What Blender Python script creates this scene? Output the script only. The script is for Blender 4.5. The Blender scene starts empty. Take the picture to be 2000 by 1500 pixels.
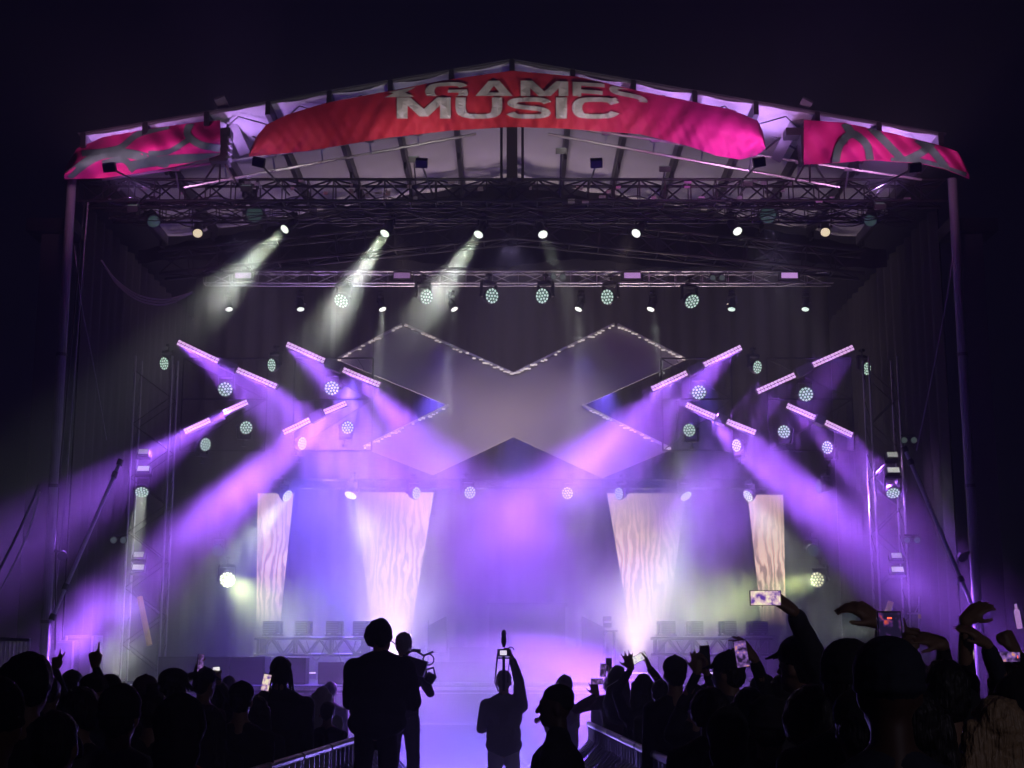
import bpy, bmesh, math, random
import numpy as np
from mathutils import Vector, Matrix, Euler
random.seed(7)
S = bpy.context.scene
COL = S.collection
R = math.radians
# ---------------------------------------------------------------- camera
FP = 2850.0            # focal length measured in the photograph's pixels (2000 wide)
PITCH = R(10.73)
CAMZ = 1.93
cam_d = bpy.data.cameras.new('camera'); cam = bpy.data.objects.new('camera', cam_d); COL.objects.link(cam)
cam.location = (0, 0, CAMZ); cam.rotation_euler = (R(90) + PITCH, 0, 0)
cam_d.sensor_width = 36; cam_d.lens = FP / 2000 * 36; cam_d.clip_start = .05; cam_d.clip_end = 600
S.camera = cam
def P(px, py, Y):
    """world point on the plane y=Y behind a pixel of the photograph"""
    u = (px - 1000) / FP; v = (750 - py) / FP
    d = Vector((u, math.cos(PITCH) - v * math.sin(PITCH), math.sin(PITCH) + v * math.cos(PITCH)))
    return Vector((0, 0, CAMZ)) + d * (Y / d.y)
# ---------------------------------------------------------------- night sky
W = bpy.data.worlds.new('World'); S.world = W; W.use_nodes = True
bg = W.node_tree.nodes['Background']; bg.inputs[0].default_value = (.32, .26, 1, 1); bg.inputs[1].default_value = .003
# ---------------------------------------------------------------- exposure / render
S.view_settings.view_transform = 'Standard'; S.view_settings.look = 'None'; S.view_settings.gamma = 1
S.view_settings.exposure = 0
cy = S.cycles
cy.use_denoising = True; cy.denoiser = 'OPENIMAGEDENOISE'; cy.denoising_input_passes = 'RGB_ALBEDO_NORMAL'
cy.max_bounces = 3; cy.diffuse_bounces = 2; cy.glossy_bounces = 2; cy.transmission_bounces = 2; cy.volume_bounces = 0
cy.transparent_max_bounces = 6; cy.sample_clamp_indirect = 4; cy.use_light_tree = True
cy.volume_step_rate = 1.0; cy.volume_max_steps = 256
# ---------------------------------------------------------------- materials
MATS = {}
def mat(name, col=(.5, .5, .5), rough=.6, metal=0, emit=None, es=1.0, var=.25, scale=6, bump=0.0, bscale=60, spec=.5):
    if name in MATS: return MATS[name]
    m = bpy.data.materials.new(name); m.use_nodes = True; nt = m.node_tree; b = nt.nodes['Principled BSDF']
    b.inputs['Roughness'].default_value = rough; b.inputs['Metallic'].default_value = metal
    b.inputs['Specular IOR Level'].default_value = spec
    tc = nt.nodes.new('ShaderNodeTexCoord')
    n = nt.nodes.new('ShaderNodeTexNoise'); n.inputs['Scale'].default_value = scale; n.inputs['Detail'].default_value = 5
    nt.links.new(tc.outputs['Object'], n.inputs['Vector'])
    mx = nt.nodes.new('ShaderNodeMix'); mx.data_type = 'RGBA'
    nt.links.new(n.outputs['Fac'], mx.inputs[0])
    mx.inputs[6].default_value = (*[c * (1 - var) for c in col], 1); mx.inputs[7].default_value = (*[min(1, c * (1 + var)) for c in col], 1)
    nt.links.new(mx.outputs[2], b.inputs['Base Color'])
    if bump:
        n2 = nt.nodes.new('ShaderNodeTexNoise'); n2.inputs['Scale'].default_value = bscale
        nt.links.new(tc.outputs['Object'], n2.inputs['Vector'])
        bp = nt.nodes.new('ShaderNodeBump'); bp.inputs['Strength'].default_value = bump; bp.inputs['Distance'].default_value = .02
        nt.links.new(n2.outputs['Fac'], bp.inputs['Height']); nt.links.new(bp.outputs[0], b.inputs['Normal'])
    if emit:
        b.inputs['Emission Color'].default_value = (*emit, 1); b.inputs['Emission Strength'].default_value = es
    MATS[name] = m; return m
BLACK = mat('black_paint', (.02, .02, .022), .45)
DARKMETAL = mat('dark_metal', (.035, .035, .04), .4, .6)
ALU = mat('aluminium', (.45, .45, .48), .35, .9, var=.12)
PAINTED = mat('grey_painted_steel', (.16, .16, .18), .5, .3)
GROUND = mat('ground_asphalt', (.05, .05, .052), .8, bump=.4)
DECK = mat('deck_black_ply', (.028, .028, .03), .75, bump=.1, spec=.2)
SKIRT = mat('skirt_cloth', (.07, .065, .075), .9)
CLOTHB = mat('black_drape', (.011, .011, .013), .95)
CASE = mat('speaker_black', (.03, .03, .033), .6, bump=.3, bscale=120)
# ---------------------------------------------------------------- object helpers
def tag(o, label=None, cat=None, group=None, kind=None):
    if label: o['label'] = label
    if cat: o['category'] = cat
    if group: o['group'] = group
    if kind: o['kind'] = kind
    return o
def thing(name, loc, label, cat, group=None, rot=(0, 0, 0)):
    o = bpy.data.objects.new(name, None); o.empty_display_size = .2; COL.objects.link(o)
    o.location = loc; o.rotation_euler = rot
    return tag(o, label, cat, group)
class MB:
    """collects shapes in world space; build() links them as one mesh object"""
    def __init__(s): s.v = []; s.f = []
    def add(s, vs, fs):
        n = len(s.v); s.v += [Vector(v) for v in vs]; s.f += [[i + n for i in f] for f in fs]; return s
    def box(s, c, size, M=None):
        hx, hy, hz = size[0] / 2, size[1] / 2, size[2] / 2; c = Vector(c)
        vs = [Vector((x, y, z)) for x in (-hx, hx) for y in (-hy, hy) for z in (-hz, hz)]
        if M is not None: vs = [M @ v for v in vs]
        return s.add([v + c for v in vs], [(0, 1, 3, 2), (4, 6, 7, 5), (0, 4, 5, 1), (2, 3, 7, 6), (0, 2, 6, 4), (1, 5, 7, 3)])
    def bar(s, a, b, w, h=None, up=(0, 0, 1)):
        a = Vector(a); b = Vector(b); h = h or w; d = (b - a); L = d.length; d.normalize(); up = Vector(up)
        if abs(d.dot(up)) > .98: up = Vector((0, 1, 0))
        x = d.cross(up).normalized(); z = x.cross(d)
        M = Matrix((x, d, z)).transposed()
        return s.box((a + b) / 2, (w, L, h), M)
    def tube(s, a, b, r, n=6, r2=None, cap=True):
        a = Vector(a); b = Vector(b); r2 = r if r2 is None else r2; d = (b - a).normalized()
        x = d.orthogonal().normalized(); y = d.cross(x)
        vs = []
        for c, rr in ((a, r), (b, r2)):
            for i in range(n):
                t = 2 * math.pi * i / n; vs.append(c + (x * math.cos(t) + y * math.sin(t)) * rr)
        fs = [(i, (i + 1) % n, n + (i + 1) % n, n + i) for i in range(n)]
        if cap: fs += [list(range(n))[::-1], list(range(n, 2 * n))]
        return s.add(vs, fs)
    def path(s, pts, r, n=5):
        pts = [Vector(p) for p in pts]; vs = []; x = None
        for i, p in enumerate(pts):
            d = (pts[min(i + 1, len(pts) - 1)] - pts[max(i - 1, 0)]).normalized()
            x = d.orthogonal().normalized() if x is None else (x - d * x.dot(d)).normalized()
            y = d.cross(x); rr = r[i] if isinstance(r, (list, tuple)) else r
            for k in range(n):
                t = 2 * math.pi * k / n; vs.append(p + (x * math.cos(t) + y * math.sin(t)) * rr)
        fs = []
        for i in range(len(pts) - 1):
            for k in range(n): fs.append((i * n + k, i * n + (k + 1) % n, (i + 1) * n + (k + 1) % n, (i + 1) * n + k))
        fs += [list(range(n))[::-1], list(range((len(pts) - 1) * n, len(pts) * n))]
        return s.add(vs, fs)
    def lathe(s, c, axis, prof, n=16, xdir=None):
        """prof: list of (distance along axis, radius)"""
        c = Vector(c); d = Vector(axis).normalized(); x = d.orthogonal().normalized() if xdir is None else Vector(xdir); y = d.cross(x); vs = []; fs = []
        for (t, r) in prof:
            for i in range(n):
                a = 2 * math.pi * i / n; vs.append(c + d * t + (x * math.cos(a) + y * math.sin(a)) * max(r, .0005))
        for j in range(len(prof) - 1):
            for i in range(n): fs.append((j * n + i, j * n + (i + 1) % n, (j + 1) * n + (i + 1) % n, (j + 1) * n + i))
        fs += [list(range(n))[::-1], list(range((len(prof) - 1) * n, len(prof) * n))]
        return s.add(vs, fs)
    def disc(s, c, nrm, r, n=10):
        return s.lathe(c, nrm, [(0, r), (.004, r * .9)], n)
    def prism(s, pts, dy):
        """pts: outline as world points; extruded by vector dy"""
        dy = Vector(dy); n = len(pts); vs = [Vector(p) for p in pts] + [Vector(p) + dy for p in pts]
        fs = [(i, (i + 1) % n, n + (i + 1) % n, n + i) for i in range(n)] + [list(range(n))[::-1], list(range(n, 2 * n))]
        return s.add(vs, fs)
    def build(s, name, material, parent=None, smooth=False, bevel=0):
        me = bpy.data.meshes.new(name)
        off = parent_world(parent) if parent else Matrix()
        inv = off.inverted()
        me.from_pydata([inv @ v for v in s.v], [], s.f); me.update()
        bm = bmesh.new(); bm.from_mesh(me); bmesh.ops.recalc_face_normals(bm, faces=bm.faces)
        if bevel: bmesh.ops.bevel(bm, geom=[e for e in bm.edges], offset=bevel, segments=2, affect='EDGES', profile=.7)
        bm.to_mesh(me); bm.free()
        for m in (material if isinstance(material, (list, tuple)) else [material]): me.materials.append(m)
        if smooth: me.polygons.foreach_set('use_smooth', [True] * len(me.polygons))
        o = bpy.data.objects.new(name, me); COL.objects.link(o)
        if parent: o.parent = parent
        return o
def parent_world(o):
    M = Matrix.LocRotScale(o.location, o.rotation_euler, None)
    return parent_world(o.parent) @ M if o.parent else M
def truss(mb, a, b, w, n, r=.025, up=(0, 0, 1), flip=0):
    """square box truss of four chords and a lattice"""
    a = Vector(a); b = Vector(b); d = (b - a).normalized(); up = Vector(up); x = d.cross(up).normalized(); z = x.cross(d)
    cs = [(x * sx + z * sz) * w / 2 for sx, sz in ((-1, -1), (1, -1), (1, 1), (-1, 1))]
    for c in cs: mb.tube(a + c, b + c, r, 6)
    for i in range(n):
        p = a.lerp(b, i / n); q = a.lerp(b, (i + 1) / n)
        for k in range(4):
            c0, c1 = cs[k], cs[(k + 1) % 4]
            if (i + k + flip) % 2: c0, c1 = c1, c0
            mb.tube(p + c0, q + c1, r * .55, 4, cap=False)
            mb.tube(p + c0, p + c1, r * .55, 4, cap=False)
def lamp(kind, name, loc, target, color, power, parent=None, **k):
    d = bpy.data.lights.new(name, kind); d.color = color; d.energy = power
    o = bpy.data.objects.new(name, d); COL.objects.link(o)
    for a, v in k.items():
        if a not in ('xdir',): setattr(d, a, v)
    dirn = (Vector(target) - Vector(loc)).normalized(); z = -dirn
    if 'xdir' in k:
        x = Vector(k['xdir']); x = (x - z * x.dot(z)).normalized()
    else: x = z.orthogonal().normalized()
    y = z.cross(x); M = Matrix((x, y, z)).transposed().to_4x4(); M.translation = Vector(loc)
    if parent:
        o.parent = parent; M = parent_world(parent).inverted() @ M
    o.matrix_local = M
    return o
# ================================================================ ground, haze, smoke
FRONT, CEILY, BACK = 26.0, 25.0, 38.5
DZ = 1.50                                             # deck height
tag(MB().box((0, 20, -.05), (90, 90, .1)).build('ground', GROUND), kind='structure')
def vol_mat(name, dens, g, noise=None, col=(1, 1, 1)):
    m = bpy.data.materials.new(name); m.use_nodes = True; nt = m.node_tree; nt.nodes.clear()
    out = nt.nodes.new('ShaderNodeOutputMaterial'); v = nt.nodes.new('ShaderNodeVolumePrincipled')
    v.inputs['Color'].default_value = (*col, 1); v.inputs['Density'].default_value = dens; v.inputs['Anisotropy'].default_value = g
    nt.links.new(v.outputs[0], out.inputs['Volume'])
    if noise:
        tc = nt.nodes.new('ShaderNodeTexCoord'); n = nt.nodes.new('ShaderNodeTexNoise'); n.inputs['Scale'].default_value = noise[0]
        n.inputs['Detail'].default_value = 3; n.inputs['Distortion'].default_value = .6
        r = nt.nodes.new('ShaderNodeMapRange'); r.inputs[1].default_value = noise[1]; r.inputs[2].default_value = noise[2]; r.inputs[4].default_value = 1
        # fade towards the faces of the box so the cloud has no hard edge (generated coordinates)
        g_ = nt.nodes.new('ShaderNodeTexGradient'); g_.gradient_type = 'SPHERICAL'
        mp = nt.nodes.new('ShaderNodeMapping'); mp.inputs['Location'].default_value = (-1, -1, -1 if len(noise) < 5 else noise[4]); mp.inputs['Scale'].default_value = (2, 2, 2 if len(noise) < 6 else noise[5])
        nt.links.new(tc.outputs['Generated'], mp.inputs[0]); nt.links.new(mp.outputs[0], g_.inputs[0])
        f = nt.nodes.new('ShaderNodeMapRange'); f.inputs[1].default_value = 0; f.inputs[2].default_value = .8
        nt.links.new(g_.outputs['Fac'], f.inputs[0])
        nt.links.new(tc.outputs['Object'], n.inputs['Vector']); nt.links.new(n.outputs['Fac'], r.inputs[0])
        a = nt.nodes.new('ShaderNodeMath'); a.operation = 'MULTIPLY'; b = nt.nodes.new('ShaderNodeMath'); b.operation = 'MULTIPLY'; b.inputs[1].default_value = dens
        nt.links.new(r.outputs[0], a.inputs[0]); nt.links.new(f.outputs[0], a.inputs[1]); nt.links.new(a.outputs[0], b.inputs[0])
        nt.links.new(b.outputs[0], v.inputs['Density'])
        m.cycles.volume_step_rate = noise[3] if len(noise) > 3 else 1
    return m
hz = tag(MB().box((0, 20, 7.5), (98, 98, 17.2)).build('haze', vol_mat('haze_air', .010, .35)), kind='stuff')
def cloud(c, size, dens, noise, g=.3, label='smoke drifting over the stage'):
    o = MB().box((0, 0, 0), size).build('smoke', vol_mat('smoke_%d' % len(bpy.data.materials), dens, g, noise)); o.location = c
    tag(o, label, 'smoke', kind='stuff'); return o
cloud((0, 30.4, 4.0), (17.5, 12, 7.2), .17, (.42, .40, .66, .8))
cloud((-.1, 23.2, .35), (6.8, 9.4, 4.2), .60, (.5, .22, .60, 1.0), label='low smoke rolling off the stage front into the aisle')
for px, py, s, dn in ((455, 530, 4.0, .24), (670, 570, 4.2, .20), (870, 550, 3.8, .16)):
    cloud(P(px, py, 26.5), (s, 2.2, s), dn, (1.0, .36, .62, 1.0), label='wisp of smoke caught in a pale beam under the front truss')
for px, py in ((765, 1200), (1245, 1195)):
    cloud(P(px, py, 33.3), (2.6, 2.2, 3.0), .2, (.9, .25, .60, 1.0), label='bright smoke boiling up at the foot of a fabric column')
cloud(P(150, 1240, 27.5), (3.4, 2.2, 2.4), .25, (.9, .40, .62, 1.0), label='billow of violet smoke at the foot of the left mast')
cloud((.1, 29.6, 2.5), (11, 6.4, 4.6), .26, (.5, .30, .62, 1.0), label='smoke lying over the riser and the front of the deck')
cloud(P(1650, 1205, 27.8), (4.2, 2.4, 2.6), .20, (.9, .40, .62, 1.0), label='billow of smoke low at the right wing')
# ================================================================ stage
VIO = (.36, .11, 1.0); BLU = (.17, .09, 1.0); LAV = (.60, .30, 1.0); PALE = (.80, .85, .78); PINK = (1.0, .50, .78); LIME = (.78, .95, .38)
stage = thing('stage', (0, FRONT, 0), 'black stage deck with a cloth skirt under the big roof', 'stage')
MB().box((0, 32.4, DZ - .06), (16.4, 12.8, .12)).build('deck', DECK, stage)
MB().box((0, FRONT + .12, (DZ - .14) / 2), (16.2, .06, DZ - .14)).build('skirt', SKIRT, stage)
m = MB()
m.box((0, FRONT - .03, DZ - .05), (16.46, .05, .06))
m.build('edge_trim', mat('edge_trim_metal', (.5, .5, .55), .3, .8), stage)
m = MB()
for i in range(15): m.box((-7.7 + i * 1.1, 32, .65), (.12, .12, 1.25))
m.build('underframe', DARKMETAL, stage)
drape = thing('backdrop', (0, BACK, 0), 'black drape hanging across the back of the stage', 'backdrop')
m = MB(); n = 160
vs = []; fs = []
for i in range(n + 1):
    x = -8.6 + 17.2 * i / n; y = BACK + .09 * math.sin(i * 1.3) + .03 * math.sin(i * .37)
    vs += [(x, y, DZ), (x, y, 12.4)]
for i in range(n): fs.append((2 * i, 2 * i + 2, 2 * i + 3, 2 * i + 1))
m.add(vs, fs).build('drape', CLOTHB, drape, smooth=True)
for sx, w in ((-1, 'left'), (1, 'right')):
    t = thing('wing_drape', (sx * 8.5, 32.5, 0), 'black drape closing the %s side of the stage behind the light tower' % w, 'drape', 'side drapes of the stage')
    m = MB(); vs = []; fs = []
    for i in range(81):
        y = 28.2 + 10 * i / 80; x = sx * (8.55 + .07 * math.sin(i * 1.3)); vs += [(x, y, DZ), (x, y, 10.9)]
    for i in range(80): fs.append((2 * i, 2 * i + 2, 2 * i + 3, 2 * i + 1))
    m.add(vs, fs).build('drape', CLOTHB, t, smooth=True)
# ---------------------------------------------------------------- roof
RY = 24.6
ridge = P(1000, 117, RY); eL = P(172, 261, RY); eR = P(1835, 258, RY)
SL = (ridge.z - (eL.z + eR.z) / 2) / ((eR.x - eL.x) / 2)
def roofz(x): return ridge.z - SL * abs(x)
XE = (eR.x - eL.x) / 2 + .05
roof = thing('stage_roof', (0, 30, ridge.z), 'gabled stage roof with pale translucent panels between dark rafters', 'roof')
PANEL = mat('roof_panel_vinyl', (.38, .38, .40), .55, var=.12, scale=1.2)
TR = bpy.data.materials['roof_panel_vinyl']
NR = 7
xs = [XE * i / NR for i in range(NR + 1)]
REND = 30.9
for sx in (-1, 1):
    for i in range(NR):
        x0, x1 = sx * (xs[i] + .05), sx * (xs[i + 1] - .05); vs = []; fs = []
        K = 14; L = 6
        for j in range(K + 1):
            y = RY + (REND - RY) * j / K
            for l in range(L + 1):
                x = x0 + (x1 - x0) * l / L
                sag = .05 * math.sin(math.pi * l / L) * (1 + .4 * math.sin(j * 1.9 + i))
                vs.append((x, y, roofz(x) - .03 - sag))
        for j in range(K):
            for l in range(L):
                a = j * (L + 1) + l; fs.append((a, a + 1, a + L + 2, a + L + 1))
        MB().add(vs, fs).build('roof_panel', PANEL, roof, smooth=True)
    # corrugated lip along the verge
for i in range(-NR, NR + 1):
    x = (1 if i > 0 else -1) * xs[abs(i)]; z = roofz(x) - .12
    m = MB(); m.bar((x, RY - .02, z), (x, REND, z), .09, .26)
    for yy in (26.2, 28.4, 30.6):
        m.box((x, yy, z - .19), (.05, .30, .14))
    m.build('rafter', DARKMETAL, roof)
m = MB()
for sx in (-1, 1):
    for yy in (RY + .02, REND):
        m.bar((0, yy, ridge.z - .03), (sx * (XE + .02), yy, roofz(XE) - .03), .03, .04)
    m.bar((sx * XE, RY, roofz(XE) - .12), (sx * XE, REND, roofz(XE) - .12), .1, .2)
m.build('purlin', PAINTED, roof)
m = MB()
for sx in (-1, 1):   # zig-zag lacing visible in the lit verge strip
    for i in range(NR * 2):
        x0 = XE * i / (NR * 2); x1 = XE * (i + 1) / (NR * 2); ya, yb = (RY + .1, 25.5) if i % 2 else (25.5, RY + .1)
        m.tube((sx * x0, ya, roofz(x0) - .14), (sx * x1, yb, roofz(x1) - .14), .012, 4, cap=False)
m.build('lacing', DARKMETAL, roof)
m = MB()
for sx in (-1, 1):
    m.add([(0, RY - .03, ridge.z + .01), (sx * (XE + .1), RY - .03, roofz(XE + .1) + .01), (sx * (XE + .1), REND + .1, roofz(XE + .1) + .01), (0, REND + .1, ridge.z + .01)], [(0, 1, 2, 3)])
m.build('roof_skin', mat('roof_skin_vinyl', (.05, .05, .055), .7), roof)
# arched gable truss whose chords catch the violet light
arch = thing('gable_truss', (0, 27.0, ridge.z - .6), 'pitched gable truss of two thin chords under the roof panels', 'truss')
for sx in (-1, 1):
    m = MB(); y = 27.0
    def gz(x, k): return ridge.z - k - SL * abs(x) * (.97 if k < .8 else 1.0)
    ca, cb = P(1090, 246, 25.9), P(1800, 351, 25.9); da, db = P(1070, 262, 26.2), P(1640, 366, 26.2)
    for q in (ca, cb, da, db): q.x *= sx
    m.tube(ca, cb, .028, 6); m.tube(da, db, .028, 6)
    for i in range(1, 7):
        q = ca.lerp(cb, i / 7.5); w = da.lerp(db, i / 6.2) if i < 7 else q; m.bar(q, (q.x, 26.2, da.lerp(db, abs(q.x - da.x) / abs(db.x - da.x)).z), .03); m.box(q + Vector((0, 0, -.02)), (.16, .05, .05))
    m.build('chord', ALU, arch)
m = MB()     # inner gable: dark deep truss whose peak shows under the panels
for sx in (-1, 1):
    truss(m, (0, 30.6, ridge.z - 1.35), (sx * 7.6, 30.6, ridge.z - 2.15), .5, 12, .035)
    m.tube((0, 30.6, ridge.z - .3), (0, 30.6, ridge.z - 1.7), .12, 8)
m.build('inner_chord', DARKMETAL, arch)
m = MB(); kz = P(1000, 350, 26.1).z; m.bar((0, 26.1, ridge.z - .3), (0, 26.1, kz), .2, .2); m.bar((-.2, 26.3, ridge.z - .5), (-.2, 26.3, kz), .05, .05); m.bar((.2, 26.3, ridge.z - .5), (.2, 26.3, kz), .05, .05)
m.build('king_post', BLACK, arch)
val = thing('valance', (0, 31.3, 10), 'black border cloth closing the gap between the roof panels and the middle truss', 'drape')
m = MB(); vs = []; fs = []; zv = P(1000, 515, 31.3).z
for i in range(121):
    x = -8.3 + 16.6 * i / 120; y = 31.3 + .06 * math.sin(i * 1.4); vs += [(x, y, zv + .1 * math.sin(i * .2)), (x, y, roofz(x) - .1)]
for i in range(120): fs.append((2 * i, 2 * i + 2, 2 * i + 3, 2 * i + 1))
m.add(vs, fs).build('cloth', CLOTHB, val, smooth=True)
# ---------------------------------------------------------------- banners
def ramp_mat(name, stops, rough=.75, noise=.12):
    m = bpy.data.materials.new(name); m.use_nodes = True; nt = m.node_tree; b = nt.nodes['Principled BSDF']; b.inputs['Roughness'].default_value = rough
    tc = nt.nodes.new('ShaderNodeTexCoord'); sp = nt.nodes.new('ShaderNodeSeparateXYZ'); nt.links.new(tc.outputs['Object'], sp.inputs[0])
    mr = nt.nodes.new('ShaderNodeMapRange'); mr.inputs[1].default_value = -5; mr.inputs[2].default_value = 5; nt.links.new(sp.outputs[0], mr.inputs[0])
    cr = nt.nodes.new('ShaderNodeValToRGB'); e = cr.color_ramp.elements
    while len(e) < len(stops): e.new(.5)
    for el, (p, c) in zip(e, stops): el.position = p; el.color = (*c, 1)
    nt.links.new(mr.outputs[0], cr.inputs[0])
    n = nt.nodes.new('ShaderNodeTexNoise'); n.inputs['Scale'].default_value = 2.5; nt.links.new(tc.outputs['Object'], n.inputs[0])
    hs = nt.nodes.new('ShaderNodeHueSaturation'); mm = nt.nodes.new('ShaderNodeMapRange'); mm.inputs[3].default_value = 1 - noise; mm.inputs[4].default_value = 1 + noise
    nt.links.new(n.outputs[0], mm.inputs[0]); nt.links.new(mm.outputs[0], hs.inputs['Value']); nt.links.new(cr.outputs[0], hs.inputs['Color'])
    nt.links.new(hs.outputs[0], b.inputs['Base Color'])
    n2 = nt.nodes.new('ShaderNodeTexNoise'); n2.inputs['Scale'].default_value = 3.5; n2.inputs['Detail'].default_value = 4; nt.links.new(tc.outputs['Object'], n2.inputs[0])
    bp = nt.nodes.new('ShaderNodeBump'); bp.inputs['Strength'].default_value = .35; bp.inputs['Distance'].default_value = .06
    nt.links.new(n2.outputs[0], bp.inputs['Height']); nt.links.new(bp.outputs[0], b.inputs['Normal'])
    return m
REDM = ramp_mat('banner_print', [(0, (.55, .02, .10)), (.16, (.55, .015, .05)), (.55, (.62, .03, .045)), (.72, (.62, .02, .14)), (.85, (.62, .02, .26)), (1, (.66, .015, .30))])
def interp(pts, t):
    t = max(pts[0][0], min(pts[-1][0], t))
    for (x0, y0), (x1, y1) in zip(pts, pts[1:]):
        if t <= x1: return y0 + (y1 - y0) * (t - x0) / max(1e-6, x1 - x0)
    return pts[-1][1]
TOPL = [(487, 300), (500, 268), (520, 244), (560, 224), (640, 200), (760, 178), (860, 158), (1000, 138), (1130, 150), (1250, 178), (1340, 196), (1430, 214), (1480, 236), (1493, 262), (1495, 285)]
BOTL = [(487, 306), (600, 295), (750, 270), (880, 255), (1000, 248), (1100, 251), (1250, 262), (1340, 284), (1400, 304), (1445, 312), (1480, 303), (1495, 290)]
def banner_depth(px, py):
    """how far the cloth bulges towards the audience"""
    v = (py - interp(TOPL, px)) / max(8, interp(BOTL, px) - interp(TOPL, px))
    w = .05 * math.sin(px * .021 + v * 2) + .03 * math.sin(px * .06 - v * 3.2) + .018 * math.sin(px * .17 + v * 9) + .02 * abs(math.sin(px * .043 + v * 4.1)) + .012 * math.sin(px * .31 - v * 14)
    e = .11 * math.sin(min(1, max(0, v)) * math.pi * .9)
    if px > 1330:   # the loose end rolls forward over itself
        k = min(1, (px - 1330) / 110); e += k * (.28 * math.sin(v * math.pi) - .22 * max(0, .55 - abs(v - .55)) * 2 * math.sin((px - 1330) / 60))
    return 24.56 - e + w * (.3 + v)
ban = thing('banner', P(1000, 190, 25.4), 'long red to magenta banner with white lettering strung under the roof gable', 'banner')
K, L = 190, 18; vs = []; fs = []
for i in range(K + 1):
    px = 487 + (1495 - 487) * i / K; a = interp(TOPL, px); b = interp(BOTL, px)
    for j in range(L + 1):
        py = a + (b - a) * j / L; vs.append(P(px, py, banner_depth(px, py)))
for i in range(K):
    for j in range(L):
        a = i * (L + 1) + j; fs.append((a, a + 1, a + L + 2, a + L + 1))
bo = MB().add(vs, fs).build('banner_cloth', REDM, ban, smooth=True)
WHITE_PRINT = mat('white_print', (.62, .58, .58), .7, var=.1)
GW = {'M': 1.22, 'U': 1.05, 'S': 1.0, 'I': .25, 'C': 1.05, 'X': 1.1, 'G': 1.08, 'A': 1.15, 'E': .82}
def glyph(ch):
    def stroke(pts, h=.11):
        q = []
        for i in range(len(pts) - 1):
            p0 = pts[max(i - 1, 0)]; p1 = pts[i]; p2 = pts[i + 1]; p3 = pts[min(i + 2, len(pts) - 1)]
            for k in range(4):
                t = k / 4; q.append([.5 * (2 * p1[a] + (p2[a] - p0[a]) * t + (2 * p0[a] - 5 * p1[a] + 4 * p2[a] - p3[a]) * t * t + (3 * p1[a] - p0[a] - 3 * p2[a] + p3[a]) * t ** 3) for a in (0, 1)])
        q.append(list(pts[-1])); L = []
        for i, p in enumerate(q):
            a, b = q[max(i - 1, 0)], q[min(i + 1, len(q) - 1)]; dx, dy = b[0] - a[0], b[1] - a[1]; n = math.hypot(dx, dy) or 1; L.append(((p[0] - dy / n * h, p[1] + dx / n * h), (p[0] + dy / n * h, p[1] - dx / n * h)))
        return [[L[i][0], L[i][1], L[i + 1][1], L[i + 1][0]] for i in range(len(L) - 1)]
    if ch == 'M': return [[(0, 0), (0, 1), (.25, 1), (.5, .45), (.75, 1), (1, 1), (1, 0), (.8, 0), (.8, .62), (.58, .1), (.42, .1), (.2, .62), (.2, 0)]]
    if ch == 'I': return [[(0, 0), (0, 1), (1, 1), (1, 0)]]
    if ch == 'E': return [[(0, 0), (0, 1), (1, 1), (1, .8), (.27, .8), (.27, .61), (.94, .61), (.94, .41), (.27, .41), (.27, .2), (1, .2), (1, 0)]]
    if ch == 'X': return [[(0, 0), (.28, 0), (.5, .33), (.72, 0), (1, 0), (.64, .5), (1, 1), (.72, 1), (.5, .67), (.28, 1), (0, 1), (.36, .5)]]
    if ch == 'A': return [[(0, 0), (.23, 0), (.31, .22), (.38, .4), (.5, .74), (.5, 1), (.38, 1)], [(1, 0), (.62, 1), (.5, 1), (.5, .74), (.62, .4), (.69, .22), (.77, 0)], [(.31, .22), (.69, .22), (.62, .4), (.38, .4)]]
    if ch == 'U': return stroke([(.11, 1), (.11, .45), (.2, .17), (.5, .10), (.8, .17), (.89, .45), (.89, 1)])
    if ch == 'C': return stroke([(.93, .70), (.8, .86), (.5, .90), (.2, .84), (.11, .5), (.2, .16), (.5, .10), (.8, .14), (.93, .30)])
    if ch == 'G': return stroke([(.91, .72), (.8, .86), (.5, .90), (.2, .84), (.11, .5), (.2, .16), (.5, .10), (.8, .13), (.9, .26), (.9, .46)]) + [[(.54, .40), (.54, .57), (1, .57), (1, .47), (.79, .46), (.79, .40)]]
    if ch == 'S': return stroke([(.92, .74), (.8, .87), (.5, .90), (.2, .86), (.11, .72), (.22, .58), (.5, .51), (.78, .43), (.89, .28), (.8, .13), (.5, .10), (.2, .13), (.08, .27)], .105)
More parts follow.
